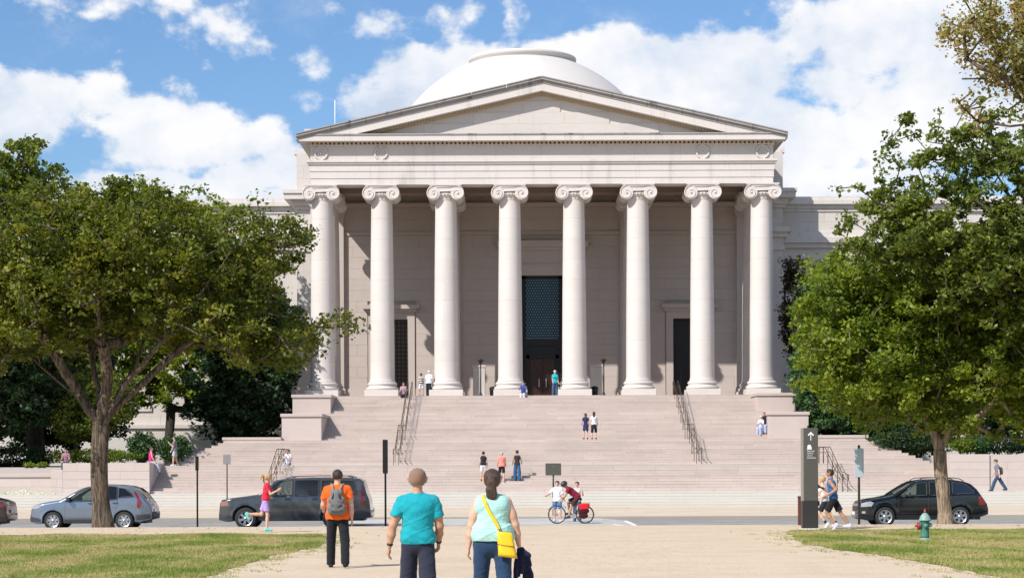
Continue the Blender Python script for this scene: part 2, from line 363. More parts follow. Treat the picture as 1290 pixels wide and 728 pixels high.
def capital_mesh():
    b = MB(); z = SH1
    b.lathe([(.75, z), (.80, z + .10), (.86, z + .20), (.92, z + .27), (.88, z + .34), (.8, z + .42)], 32)            # echinus
    for i in range(14):                                                                                  # egg and dart
        a = -PI + PI * (i + .5) / 14; b.lathe([(0, -.07), (.05, -.04), (.062, 0), (.05, .05), (0, .07)], 8, (.9 * math.cos(a), .9 * math.sin(a), z + .22))
    b.box(-.95, .95, -.93, .93, z + .42, z + .74)                                                        # canalis
    b.box(-1.02, 1.02, -.99, .99, z + .74, z + .80); b.box(-1.07, 1.07, -1.03, 1.03, z + .80, z + .90)   # abacus
    for sx in (-1, 1):
        cx, cz, r = sx * .79, z + .29, .45
        b.lathe([(r - .03, -.97), (r, -.93), (r, -.86), (r * .8, -.5), (r * .7, 0), (r * .8, .5), (r, .86), (r, .93), (r - .03, .97)], 28, (cx, 0, cz), 'y')
        for fy in (-1, 1):
            pts = []
            for i in range(60):
                q = i / 59; a = PI / 2 + sx * -q * 5.2 * PI / 2 * 1.0; rr = (r - .03) * (1 - q) ** .8 + .05
                pts.append((cx - 0 + rr * math.cos(a), fy * .985, cz + rr * math.sin(a)))
            b.tube(pts, [.042 - .02 * i / 59 for i in range(60)], 6)
            b.lathe([(.0, -.03), (.06, -.03), (.08, 0), (.06, .03), (0, .03)], 10, (cx, fy * .99, cz), 'y')
    for fy in (-1, 1): b.tube([(-.8, fy * .95, z + .70), (.8, fy * .95, z + .70)], .035, 6); b.tube([(-.55, fy * .95, z + .42), (.55, fy * .95, z + .42)], .03, 6)
    return b.mesh('capital', M['drum'])
cap_me = capital_mesh()
def column(x, y):
    c = thing('column', (x, y, 0)); c.parent = museum
    link('plinth', plinth_me, c); link('base_moulding', base_me, c); link('capital', cap_me, c)
    for k in range(NDR): link('drum', drum_me[k], c)
for x in COLS: column(x, 0)
for x in (COLS[0], COLS[2], COLS[5], COLS[7]): column(x, 4.35)
# --- floor
fl = MB().box(-16.4, 16.4, -1.62, 9.2, PZ - .9, PZ - .004); fl.build('portico_floor', M['steps'], museum)
# --- entablature
def ent(name, bands, mat):
    """bands: (half width, front y, z0, z1); runs round front and both sides to the main block"""
    b = MB()
    for (hw, fy, z0, z1) in bands: b.box(-hw, hw, fy, 9.0, z0, z1)
    return b.build(name, M[mat], museum)
H = 15.30; FY = -.74
def beam_ring(b, hw, fy, z0, z1, th):
    b.box(-hw, hw, fy, fy + th, z0, z1); b.box(-hw, -hw + th, fy + th, 9.0, z0, z1); b.box(hw - th, hw, fy + th, 9.0, z0, z1)
b = MB(); zA = SH1 + .903
beam_ring(b, H, FY, zA, 21.04, 1.48); beam_ring(b, H + .04, FY - .04, 21.04, 21.5, 1.52); beam_ring(b, H + .08, FY - .08, 21.5, 21.95, 1.56)
b.build('architrave', M['marble_trim'], museum)
b = MB(); beam_ring(b, H + .17, FY - .17, 21.95, 22.08, 1.6); beam_ring(b, H + .25, FY - .25, 22.08, 22.22, 1.6); b.build('taenia_moulding', M['marble_trim'], museum)
fr = MB(); beam_ring(fr, H + .02, FY + .08 - .02, 22.22, 23.16, 1.4); fr.build('frieze_core', M['marble_wall'], museum)
fz = thing('frieze'); fz.parent = museum
wall_blocks(fz, -H, H, 22.22, 23.16, FY - .02, .94, 3.06, mat='marble')
# wreaths
for x in (COLS[0], COLS[1], COLS[6], COLS[7]):
    b = MB()
    for i in range(40):
        a = 2 * PI * i / 40; rr = .40
        p = Vector((rr * math.cos(a), -.03, rr * math.sin(a))); tdir = Vector((-math.sin(a), 0, math.cos(a))); 
        if a > PI / 2 and a < 1.5 * PI: tdir = -tdir
        for off in (-.07, .0, .07):
            q = p * (1 + off); b.tube([q - tdir * .06, q, q + tdir * .07], [.02, .055, .01], 6)
    b.lathe([(0, -.07), (.08, -.06), (.1, 0)], 10, (0, 0, 0), 'y')
    for sx in (-1, 1): b.tube([(0, -.03, -.42), (sx * .18, -.04, -.5), (sx * .42, -.03, -.44)], [.05, .05, .02], 6)
    b.build('wreath', M['marble_trim'], museum, (x, FY - .04, 22.70))['kind'] = 'stuff'
# cornice
CO = H + .72
b = MB(); beam_ring(b, H + .10, FY - .10, 23.16, 23.26, 1.4); b.build('bed_moulding', M['marble_trim'], museum)
b = MB(); n = 108
for i in range(n):
    x = -H - .1 + (2 * H + .2) * (i + .5) / n; b.box(x - .085, x + .085, FY - .26, FY - .06, 23.262, 23.40)
b.build('dentil_course', M['dentil'], museum)['kind'] = 'stuff'
b = MB(); beam_ring(b, CO, FY - .74, 23.40, 23.78, 2.0); b.build('cornice', M['marble_trim'], museum)
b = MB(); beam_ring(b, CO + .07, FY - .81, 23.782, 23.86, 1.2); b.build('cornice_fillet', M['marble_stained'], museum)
# raking cornice
APEX_B, END_B = 26.93, 23.20          # underside of rake at apex/ at x=CO
sl = (27.58 - 23.86) / (CO + .2); 
def rake(b, fy0, fy1, lo, hi, xe, x0=0.0):
    """a sloping band between heights lo, hi (given at the apex) from apex to x = xe on both sides"""
    for s in (-1, 1):
        P = [(x0 * s, lo - sl * x0), (x0 * s, hi - sl * x0), (xe * s, hi - sl * xe), (xe * s, lo - sl * xe)]
        b.prism(P if s > 0 else P[::-1], fy0, fy1)
TOP = 27.60
xl = lambda lo, zz: (lo - zz) / sl        # where a band's underside meets height zz
b = MB()
for s in (-1, 1):
    lo, hi = TOP - .93, TOP - .42; xa = xl(lo, 23.862); xb = CO
    P = [(0, lo), (0, hi), (s * xb, hi - sl * xb), (s * min(xb, xl(lo, 23.862)), 23.862)]
    if hi - sl * xb < 23.87: P[2] = (s * xl(hi, 23.87), 23.87)
    b.prism(P if s > 0 else P[::-1], FY - .70, 1.0)
b.build('raking_cornice', M['marble_trim'], museum, fix=True)
# sima in lengths: each piece a part
L = CO + .16; npc = 7
for s in (-1, 1):
    for k in range(npc):
        xa, xb = L * k / npc + .012, L * (k + 1) / npc - .012; b = MB()
        for (l, h_, fy) in ((.42, .30, FY - .76), (.30, .22, FY - .80), (.22, .07, FY - .92), (.07, 0, FY - .98)):
            P = [(s * xa, TOP - l - sl * xa), (s * xa, TOP - h_ - sl * xa), (s * xb, TOP - h_ - sl * xb), (s * xb, TOP - l - sl * xb)]
            b.prism(P if s > 0 else P[::-1], fy, -.1)
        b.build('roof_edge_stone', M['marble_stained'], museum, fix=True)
    b = MB(); xe = xl(TOP - .93, 23.90)
    nd = 62
    for i in range(nd):
        xa = xe * (i + .25) / nd; xb = xa + .14; hi = TOP - .93 - .003; h0 = hi - .17
        if h0 - sl * xb < 23.88: continue
        P = [(s * xa, h0 - sl * xa), (s * xa, hi - sl * xa), (s * xb, hi - sl * xb), (s * xb, h0 - sl * xb)]
        b.prism(P if s > 0 else P[::-1], FY - .22, FY + .05)
    b.build('dentil_course', M['dentil'], museum, fix=True)['kind'] = 'stuff'
    b = MB(); hi = TOP - .93 - .003; P = [(0, hi - .2), (0, hi), (s * xl(hi, 23.87), 23.87), (s * xl(hi - .2, 23.87), 23.87)]
    b.prism(P if s > 0 else P[::-1], FY - .08, FY + .2); b.build('rake_bed_moulding', M['dentil'], museum, fix=True)
b = MB(); b.prism([(-15.6, 23.84), (15.6, 23.84), (0, 23.84 + 15.6 * sl)], FY + .12, 9.0); b.build('tympanum_core', M['marble'], museum, fix=True)
ty = thing('tympanum'); ty.parent = museum
for r in range(4):
    za = 23.87 + r * .75; xm = (TOP - 1.2 - (za + .75)) / sl
    if xm > .6: wall_blocks(ty, -xm, xm, za, za + .75, FY + .06, .75, 2.6, mat='marble')
b = MB()
rf = [(-CO - .1, 23.87), (0, TOP - .03), (CO + .1, 23.87), (CO - .5, 23.8), (0, TOP - .3), (-CO + .5, 23.8)]
for s in (-1, 1): b.prism([(0, TOP - .35), (0, TOP - .04), (s * (CO + .1), TOP - .04 - sl * (CO + .1)), (s * (CO + .1), TOP - .3 - sl * (CO + .1))][::s], -.3, 9.5)
b.build('roof', M['lead'], museum, fix=True)
b = MB().box(-15.9, -14.9, 1.2, 4.0, 23.9, 24.65); b.build('roof_block', M['marble_trim'], museum)
MB().tube([(-14.0, 3, 23.9), (-14.0, 3, 26.9)], .03, 6).build('lightning_rod', M['white'], museum)
# ceiling and beams
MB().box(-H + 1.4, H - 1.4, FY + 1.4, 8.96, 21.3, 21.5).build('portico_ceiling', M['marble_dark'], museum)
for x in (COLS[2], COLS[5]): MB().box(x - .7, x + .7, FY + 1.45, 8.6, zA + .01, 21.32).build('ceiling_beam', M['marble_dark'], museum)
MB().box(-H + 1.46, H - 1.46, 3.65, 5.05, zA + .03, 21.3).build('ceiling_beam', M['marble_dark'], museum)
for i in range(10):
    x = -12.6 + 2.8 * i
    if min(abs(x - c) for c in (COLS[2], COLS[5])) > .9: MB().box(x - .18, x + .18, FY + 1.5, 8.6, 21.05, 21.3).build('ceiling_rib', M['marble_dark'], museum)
# back wall
WY = 8.6
D0, D1, DZ = -1.32, 1.62, 15.5
SD = [(-10.55 - 1.15, -10.55 + 1.15), (10.55 - 1.15, 10.55 + 1.15)]; SZ = 12.42
holes = [(D0 - .75, D1 + .75, 0, 16.3)] + [(a - .55, c + .55, 0, SZ + .55) for a, c in SD]
pw = thing('portico_wall'); pw.parent = museum
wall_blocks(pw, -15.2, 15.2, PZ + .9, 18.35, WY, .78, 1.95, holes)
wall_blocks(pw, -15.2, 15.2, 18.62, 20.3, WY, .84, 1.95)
b = MB()
hx = [-15.3, D0, D1, 15.3]
xs = [(-15.3, SD[0][0]), (SD[0][1], D0), (D1, SD[1][0]), (SD[1][1], 15.3)]
for a, c in xs: b.box(a, c, WY + .13, WY + .7, PZ, 21.2)
for a, c in SD: b.box(a, c, WY + .13, WY + .7, SZ, 21.2)
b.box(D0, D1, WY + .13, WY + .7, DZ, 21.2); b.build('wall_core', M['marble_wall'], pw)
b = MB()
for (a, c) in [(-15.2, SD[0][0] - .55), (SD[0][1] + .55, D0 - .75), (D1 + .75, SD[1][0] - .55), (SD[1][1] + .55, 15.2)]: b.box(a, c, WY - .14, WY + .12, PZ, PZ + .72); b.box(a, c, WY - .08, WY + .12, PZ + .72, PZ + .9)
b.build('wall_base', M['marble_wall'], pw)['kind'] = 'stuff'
MB().box(-15.2, 15.2, WY - .09, WY + .12, 18.36, 18.61).build('string_course', M['marble_wall'], pw)
b = MB().box(-15.2, 15.2, WY - .16, WY + .12, 20.31, 20.5); b.box(-15.2, 15.2, WY - .34, WY + .12, 20.5, 20.62); b.build('wall_cornice', M['marble_wall'], pw)
for x in (-14.6, -6.38, 6.38, 14.6):                    # antae
    p = thing('pilaster', (x, 0, 0)); p.parent = museum
    MB().cbox(-.72, .72, WY - .34, WY + .02, PZ + .9, 19.6, .015).build('shaft', M['marble_wall'], p)
    b = MB().box(-.85, .85, WY - .46, WY, PZ, PZ + .55); b.box(-.8, .8, WY - .41, WY, PZ + .55, PZ + .9); b.build('base_moulding', M['marble_wall'], p)
    b = MB().box(-.8, .8, WY - .42, WY, 19.6, 19.8); b.box(-.88, .88, WY - .5, WY, 19.8, 20.3); b.build('capital', M['marble_wall'], p)
# main door
dr = thing('door_surround', ((D0 + D1) / 2, WY, 0)); dr.parent = museum
hw = (D1 - D0) / 2
b = MB()
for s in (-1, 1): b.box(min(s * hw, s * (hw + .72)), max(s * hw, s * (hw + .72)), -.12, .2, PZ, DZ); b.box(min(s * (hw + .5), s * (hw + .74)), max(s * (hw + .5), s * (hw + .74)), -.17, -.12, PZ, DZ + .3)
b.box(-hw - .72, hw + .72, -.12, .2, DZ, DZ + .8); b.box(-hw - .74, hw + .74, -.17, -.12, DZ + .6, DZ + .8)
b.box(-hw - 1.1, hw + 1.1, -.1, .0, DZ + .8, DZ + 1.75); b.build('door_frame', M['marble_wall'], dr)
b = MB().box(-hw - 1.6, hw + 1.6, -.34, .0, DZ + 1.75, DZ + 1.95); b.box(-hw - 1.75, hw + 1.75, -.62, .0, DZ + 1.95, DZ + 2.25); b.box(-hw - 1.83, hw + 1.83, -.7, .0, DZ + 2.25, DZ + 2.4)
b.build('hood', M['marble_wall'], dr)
for s in (-1, 1):
    b = MB(); P = [(0, 0), (-.42, -.05), (-.46, -.3), (-.3, -.6), (-.16, -1.2), (-.14, -1.9), (-.24, -2.2), (-.2, -2.4), (0, -2.5)]
    b.prism([(p[0], p[1]) for p in P], s * (hw + 1.2) - .16, s * (hw + 1.2) + .16, 'x'); b.build('console', M['marble_wall'], dr, (0, 0, DZ + 1.75), fix=True)
door = thing('bronze_door', ((D0 + D1) / 2, WY + .55, 0)); door.parent = museum
b = MB()
for s in (-1, 1): b.box(min(s * (hw - .3), s * hw), max(s * (hw - .3), s * hw), -.1, .1, PZ, DZ)
b.box(-hw, hw, -.1, .1, DZ - .2, DZ); b.box(-hw + .3, hw - .3, -.1, .1, 10.55, 11.0); b.box(-hw + .3, hw - .3, -.02, .1, 9.9, 10.55)
b.box(-hw + .3, -hw + .55, -.14, .1, PZ, 9.9); b.box(hw - .55, hw - .3, -.14, .1, PZ, 9.9); b.box(-hw + .3, hw - .3, -.14, .1, 9.65, 9.9)
b.build('frame', M['door_black'], door)
for s in (-1, 1):
    b = MB().box(min(.01 * s, s * (hw - .56)), max(.01 * s, s * (hw - .56)), -.02, .08, PZ + .02, 9.64)
    for zz in (PZ + .2, PZ + 1.1, PZ + 2.0): b.box(min(.12 * s, s * (hw - .66)), max(.12 * s, s * (hw - .66)), -.05, -.02, zz, zz + .75)
    lf = b.build('door_leaf', M['bronze'], door)
    MB().tube([(s * .25, -.1, PZ + 1.0), (s * .25, -.14, PZ + 1.1), (s * .25, -.14, PZ + 1.5), (s * .25, -.1, PZ + 1.6)], .03, 6).build('handle', M['white'], lf)
gl = MB().box(-hw + .3, hw - .3, .04, .08, 11.0, DZ - .2).build('grille_backing', M['glass_blue'], door)
b = MB(); nx, nz = 13, 23; gw = (2 * hw - .6) / nx; gh = (DZ - .2 - 11.0) / nz
for i in range(nx):
    for j in range(nz):
        cx = -hw + .3 + gw * (i + .5 + (.25 if j % 2 else -.25)); cz = 11.0 + gh * (j + .5)
        b.lathe([(gw * .30, -.04), (gw * .36, 0), (gw * .30, .03)], 6, (cx, 0, cz), 'y', False)
o = b.build('grille_panes', M['lattice_blue'], door); o['kind'] = 'stuff'  # bright panes in the grille, glass reflection painted as blue
b = MB()
for i in range(nx + 1): x = -hw + .3 + gw * i; b.box(x - .012, x + .012, -.03, .0, 11.0, DZ - .2)
for j in range(nz + 1): z = 11.0 + gh * j; b.box(-hw + .3, hw - .3, -.035, -.005, z - .012, z + .012)
b.build('grille_bars', M['door_black'], door)
# side doors
for si, (a, c) in enumerate(SD):
    cx = (a + c) / 2; h = 1.15
    d = thing('side_door', (cx, WY, 0)); d.parent = museum
    b = MB()
    for s in (-1, 1): b.box(min(s * h, s * (h + .5)), max(s * h, s * (h + .5)), -.1, .3, PZ, SZ)
    b.box(-h - .5, h + .5, -.1, .3, SZ, SZ + .5); b.build('door_frame', M['marble_wall'], d)
    b = MB().box(-h - .65, h + .65, -.25, .1, SZ + .5, SZ + .72); b.box(-h - .85, h + .85, -.5, .1, SZ + .72, SZ + 1.0); b.build('hood', M['marble_wall'], d)
    MB().box(-h, h, .5, .58, PZ, SZ).build('door_leaf', M['door_black'], d)
    b = MB()
    if si == 0:
        for j in range(20):
            for i in range(8): x = -h + .15 + i * .28; z = PZ + .15 + j * .285; b.box(x, x + .2, .46, .5, z, z + .2)
    else:
        for j in range(3):
            for i in range(2): x = -h + .15 + i * 1.05; z = PZ + .3 + j * 1.8; b.box(x, x + .85, .46, .5, z, z + 1.5)
    b.build('door_panelling', M['door_black'] if si else M['rail_metal'], d)['kind'] = 'stuff'
# main block behind the portico and the attic
mb = thing('main_block', (0, 0, 0)); mb.parent = museum
def wall_box(parent, name, x0, x1, y0, y1, z0, z1, mat='marble'): return MB().box(x0, x1, y0, y1, z0, z1).build(name, M[mat], parent)
b = MB(); b.box(-17.2, -15.32, 9.32, 34, 0, 24.5); b.box(15.32, 17.2, 9.32, 34, 0, 24.5); b.box(-15.32, 15.32, 10.2, 34, 0, 24.5); b.box(-15.31, 15.31, 9.2, 10.2, 21.21, 24.5); b.build('wall_core', M['marble'], mb)
for s in (-1, 1):
    xa, xb = (15.34, 17.3) if s > 0 else (-17.3, -15.34)
    wall_blocks(mb, xa, xb, 1.9, 17.3, 9.2, .9, 1.0, mat='marble'); wall_blocks(mb, xa, xb, 18.9, 20.3, 9.2, .7, 1.0, mat='marble'); wall_blocks(mb, xa, xb, 21.6, 24.3, 9.2, .9, 1.0, mat='marble')
    b = MB()
    for (z0, z1, e) in ((17.3, 17.6, .12), (17.6, 18.2, .03), (18.2, 18.55, .3), (18.55, 18.9, .55), (20.3, 20.55, .15), (20.55, 20.95, .35), (20.95, 21.35, .8), (21.35, 21.6, .9)):
        b.box(min(s * 15.34, s * (17.3 + e)), max(s * 15.34, s * (17.3 + e)), 9.2 - e, 33, z0, z1)
    b.build('cornice', M['marble_trim'], mb)
    MB().cbox(min(s * 15.6, s * 16.3), max(s * 15.6, s * 16.3), 8.9, 9.25, 18.9, 20.3, .02).build('pilaster', M['marble'], mb)
b = MB().box(-17.5, 17.5, 9.6, 34.2, 24.3, 24.7); b.box(-16.9, 16.9, 10.4, 33, 24.7, 25.6); b.build('parapet', M['marble_trim'], mb)
# dome
dm = thing('dome', (-1.0, 42, 0)); dm.parent = museum
b = MB().box(-16, 16, -16, 16, 22, 26.0); b.build('dome_base', M['marble'], dm)
prof = []
for i in range(28):
    a = i / 27 * R(69.6); Rr = 12.6; prof.append((Rr * math.cos(a), 25.4 + Rr * math.sin(a)))
MB().lathe([(15, 24), (15, 26.2), (13.6, 26.2), (13.6, 27)] + [p for p in prof if p[1] > 27], 72).build('dome_shell', M['dome'], dm)
zt = prof[-1][1]; rt = prof[-1][0]
MB().lathe([(rt + .1, zt - .3), (rt + .2, zt + .12), (rt + .32, zt + .2), (rt + .32, zt + .42), (rt + .1, zt + .5), (0, zt + 1.0)], 64).build('oculus_ring', M['dome'], dm)
# wings
for s in (-1, 1):
    w = thing('wing', (0, 0, 0)); w.parent = museum
    yw = 12.2; xa, xb = (17.3, 75) if s > 0 else (-75, -17.3)
    MB().box(xa, xb, yw + .13, yw + 26, 0, 20.9).build('wall_core', M['marble'], w)
    xn0, xn1 = (17.3, 31) if s > 0 else (-31, -17.3)
    wall_blocks(w, xn0, xn1, 2.0, 16.9, yw, .93, 2.25, mat='marble'); wall_blocks(w, xn0, xn1, 18.9, 20.4, yw, .75, 2.25, mat='marble')
    b = MB(); xf0, xf1 = (31, 75) if s > 0 else (-75, -31)
    for r in range(16):
        for i in range(20):
            x = xf0 + 2.2 * i; b.box(x + .006, x + 2.194, yw + .006, yw + .14, 2.0 + r * .93 + .005, 2.0 + (r + 1) * .93 - .005)
    b.build('wall_blocks', M['marble'], w)['kind'] = 'stuff'
    b = MB()
    for (z0, z1, e) in ((16.9, 17.2, .10), (17.2, 17.75, .02), (17.75, 18.1, .28), (18.1, 18.5, .5), (18.5, 18.9, .2), (20.4, 20.62, .08), (20.62, 20.9, .18), (20.9, 21.2, .42), (21.2, 21.45, .30)):
        b.box(xa, xb, yw - e, yw + 2, z0, z1)
    b.build('cornice', M['marble_trim'], w)
    b = MB()
    for (z0, z1, e) in ((1.9, 4.6, .5), (4.6, 4.85, .42), (4.85, 5.1, .60)): b.box(xa, xb, yw - e, yw + .5, z0, z1)
    b.build('wall_base', M['marble'], w)
    for i in range(7):                                           # shallow blind panels
        x = s * (22.5 + i * 7.4); 
        b = MB()
        for (ax, bx, az, bz) in ((-1.5, -1.2, 6.5, 12.9), (1.2, 1.5, 6.5, 12.9), (-1.5, 1.5, 12.9, 13.3), (-1.7, 1.7, 6.1, 6.5)): b.box(x + ax, x + bx, yw - .12, yw + .02, az, bz)
        b.build('niche_frame', M['marble_trim'], w)

# ------------------------------------------------------------ stairs: (front Y world, z) per step
stair = thing('entrance_staircase', (X0, 0, 0), 0, 'broad pink marble staircase rising in three flights to the portico', 'staircase')
def step(x0, x1, yf, yb, z, mat='steps', parent=stair):
    b = MB(); b.box(x0, x1, yf + .010, yb, z - .24, z - .04); b.box(x0, x1, yf, yb, z - .04, z); return b.build('step', M[mat], parent)
z = PZ; YTOP = 130.36; RI, TR = .1525, .42
for i in range(20):
    yf = YTOP - TR * i; zt = PZ - RI * i; step(-15.9, 15.9, yf, yf + TR + (1.6 if i == 0 else .3), zt - (0.0))
yL, zL = YTOP - TR * 19, PZ - RI * 19
z2 = zL - RI                                # landing
W2 = 19.4
step(-W2, W2, yL - 2.6, yL + 6.5, z2)
for i in range(1, 10):
    e = .33 * i; step(-W2 - e, W2 + e, yL - 2.6 - TR * i, yL + 6.5, z2 - RI * i)
z3 = z2 - RI * 10; y3 = yL - 2.6 - TR * 9   # terrace level
MB().box(-75, 75, 111.0, 145, -2, z3 - .004 - .05).build('landing_core', M['terrace'], stair)
YT = 111.0
for i in range(10):
    step(-21.6, 21.6, YT - TR * i, YT - TR * i + TR + (y3 + .6 - YT if i == 0 else .3), z3 - RI * i)
z4 = z3 - RI * 10; y4 = YT - TR * 9
for i in range(5):
    yf = y4 - 2.2 - .34 * i; zz = z4 - .145 * i
    step(-80, 80, yf, yf + (2.6 if i == 0 else .6), zz, 'granite')
zS = z4 - .145 * 5; yS = y4 - 2.2 - .34 * 4
# pedestals beside the stairs
def pedestal(s, x0, x1, y0, y1, z0, z1, label):
    t = thing('stair_pedestal', (X0 + s * (x0 + x1) / 2, (y0 + y1) / 2, 0), 0, label, 'pedestal'); w = (x1 - x0) / 2; h = (y1 - y0) / 2
    MB().cbox(-w, w, -h, h, z0, z1 - .2, .02).build('pedestal_body', M['cheek'], t)
    b = MB().cbox(-w - .07, w + .07, -h - .09, h + .02, z1 - .2, z1, .02); b.build('coping', M['coping'], t)
for s, nm in ((-1, 'left'), (1, 'right')):
    side = 'dark tree' if s < 0 else 'seated couple'
    pedestal(s, 13.65, 16.1, 127.2, 132.9, 3.0, 6.78 - .16, f'upper square marble block under the portico\'s corner column on the {side} side')
    pedestal(s, 13.75, 16.2, 122.0, 127.1, 3.0, 5.25, f'lower square marble block stepping down the stairs on the {side} side')
    t = thing('parapet_wall', (X0 + s * 17.95, 122.2, 0), 0, ('low marble parapet in tree shade left of the stair blocks', 'low sunlit marble parapet right of the stair blocks below dark evergreens')[s > 0], 'wall')
    MB().cbox(-1.75, 1.75, -.9, 8, 2.6, 3.62, .02).build('wall_body', M['cheek'], t); MB().cbox(-1.8, 1.8, -.98, 8.0, 3.62, 3.8, .02).build('coping', M['coping'], t)
MB().box(X0 - 15.95, X0 + 15.95, 129, 145, 0, PZ - .9).build('stair_core', M['terrace'], None)['kind'] = 'structure'
bpy.data.objects['stair_core'].name = 'podium_ground'
# cheek walls with blocks
def cheek(x0, x1, yf, yb, z0, z1, label, ch=.42, bw=1.4, coping=False, mat='cheek'):
    t = thing('retaining_wall', ((x0 + x1) / 2, yf, 0), 0, label, 'wall'); w = (x1 - x0) / 2
    MB().box(-w + .01, w - .01, .1, yb - yf, z0, z1 - .012).build('wall_core', M[mat], t)
    wall_blocks(t, -w, w, z0, z1 - (.2 if coping else 0), 0, ch, bw, mat=mat)
    if coping: MB().cbox(-w, w, -.08, 1.0, z1 - .2, z1, .015).build('coping', M['coping'], t)
    else: MB().box(-w + .002, w - .002, .02, .99, z1 - .01, z1 + .004).build('wall_top', M[mat], t)
    return t
zc = gz(581, 107)
cheek(gx(79, 107), X0 - 21.6, 107.0, 111.4, z4 - .1, zc, 'pale pink block wall left of the stairs that a woman in pink sits on')
cheek(gx(64, 107), gx(79, 107) - .004, 107.0, 111.4, z4 - .1, zc - .36, 'short lower step of block wall between planter wall and stair wall')
cheek(-75, gx(64, 107) - .004, 107.3, 111.4, z4 - .1, gz(594, 107.3), 'long low planter wall with grey coping behind the white flowers', coping=True, bw=2.2)
zr = gz(573.5, 107) - .03
cheek(X0 + 21.6, X0 + 23.7, 107.0, 111.4, z4 - .1, zr, 'pale end block of the wall right of the stairs behind the dark car')
cheek(X0 + 23.704, 80, 107.1, 111.4, z4 - .1, zr - .02, 'long pink block wall behind the man walking with a shoulder bag', bw=2.0)
# ------------------------------------------------------------ ground, road, lawn
def ground_mat(name, lo, hi, sc=1.0, grit=.3, patch=None, rough=.95):
    m = bpy.data.materials.new(name); m.use_nodes = True; t = NT(m.node_tree); g = t.n('ShaderNodeNewGeometry'); P = g.outputs['Position']
    n1 = t.n('ShaderNodeTexNoise', None, Vector=P, Scale=.5 * sc, Detail=7.0, Roughness=.62)
    n2 = t.n('ShaderNodeTexNoise', None, Vector=P, Scale=45.0 * sc, Detail=3.0, Roughness=.7)
    n3 = t.n('ShaderNodeTexVoronoi', None, Vector=P, Scale=28.0 * sc)
    f = t.m('ADD', t.smooth(n1, .3, .7), t.m('MULTIPLY', t.m('SUBTRACT', n2, .5), grit * 2.0), clamp=True)
    c = t.mix(f, (*lo, 1), (*hi, 1))
    if patch: c = t.mix(t.m('MULTIPLY', t.smooth(t.n('ShaderNodeTexNoise', None, Vector=P, Scale=patch[1], Detail=5.0, Roughness=.6), .55, .68), patch[2]), c, (*patch[0], 1))
    n4 = t.n('ShaderNodeTexNoise', None, Vector=P, Scale=3.2 * sc, Detail=4.0, Roughness=.6)
    b = t.n('ShaderNodeBump', None, Strength=.6, Distance=.02, Height=t.m('ADD', t.m('ADD', n2, t.m('MULTIPLY', n3.outputs[0], .6)), t.m('MULTIPLY', n4, 4.0)))
    bs = t.n('ShaderNodeBsdfPrincipled', None, Base_Color=c, Roughness=rough, Normal=b); bs.inputs['Specular IOR Level'].default_value = .15
    t.n('ShaderNodeOutputMaterial', None, Surface=bs); return m
M['gravel'] = ground_mat('path_gravel', (.565, .45, .325), (.645, .52, .385), 1.0, .10, ((.47, .385, .28), .5, .35))
M['soil'] = ground_mat('lawn_soil', (.22, .20, .08), (.34, .27, .14), 1.2, .3, ((.40, .31, .19), .45, .7))
M['asphalt'] = ground_mat('asphalt', (.25, .245, .235), (.33, .325, .31), 1.0, .25, ((.17, .17, .175), 1.2, .5))
M['table'] = ground_mat('raised_crossing', (.44, .42, .39), (.52, .50, .47), 1.0, .15)
M['sidewalk'] = ground_mat('sidewalk', (.53, .44, .34), (.62, .52, .41), .6, .15, ((.45, .37, .29), .6, .4))
M['mulch'] = ground_mat('planting_bed', (.03, .035, .015), (.07, .08, .03), 2.0, .4)
M['paint'] = plain('road_paint', (.78, .78, .76), .7, 0, .08, 20)
def sheet(name, poly, z, mat, kind='structure', zf=None):
    V = [(x, y, (zf(x, y) if zf else z)) for x, y in poly]
    return tag(link(name, np_mesh(name, V, [list(range(len(V)))], M[mat])), kind=kind)
YK = 71.3; ZR = -.40; ZK = -.26; CR = 62.5
def gh(x, y):
    """gentle fall from the lawn edge to the kerb"""
    if y <= CR: return 0.0
    if y >= YK: return ZK
    q = (y - CR) / (YK - CR); return ZK * (q * q * (3 - 2 * q) * .5 + q * .5)
ys = [-60, 10, 25, 40, 55, CR] + [CR + (YK - CR) * i / 8 for i in range(1, 9)]
V = []; Fq = []
for y in ys: V += [(-900, y, gh(0, y)), (900, y, gh(0, y))]
for i in range(len(ys) - 1): Fq.append((2 * i, 2 * i + 1, 2 * i + 3, 2 * i + 2))
tag(link('gravel_path', np_mesh('gravel_path', V, Fq, M['gravel'])), kind='structure')
sheet('ground', [(-3000, -1500), (3000, -1500), (3000, 3500), (-3000, 3500)], -1.2, 'soil')
b = MB(); b.box(-900, 900, YK - .004, YK + .16, -1, ZK + .004); b.box(-900, 900, 83.84, 84.0, -1, zS - .03 + .004); tag(b.build('kerb', M['kerb']), kind='structure')
sheet('road', [(-900, YK + .16), (900, YK + .16), (900, 83.84), (-900, 83.84)], ZR, 'asphalt')
V = [(-900, 84, zS - .03), (900, 84, zS - .03), (900, yS + .2, zS - .01), (-900, yS + .2, zS - .01)]
tag(link('pavement', np_mesh('pavement', V, [(0, 1, 2, 3)], M['sidewalk'])), kind='structure')
sheet('terrace_ground', [(-900, 112), (X0 - 23.2, 112), (X0 - 23.2, 145), (-900, 145)], z3 + .02, 'mulch')
sheet('terrace_ground', [(X0 + 23.2, 112), (900, 112), (900, 145), (X0 + 23.2, 145)], z3 + .02, 'mulch')
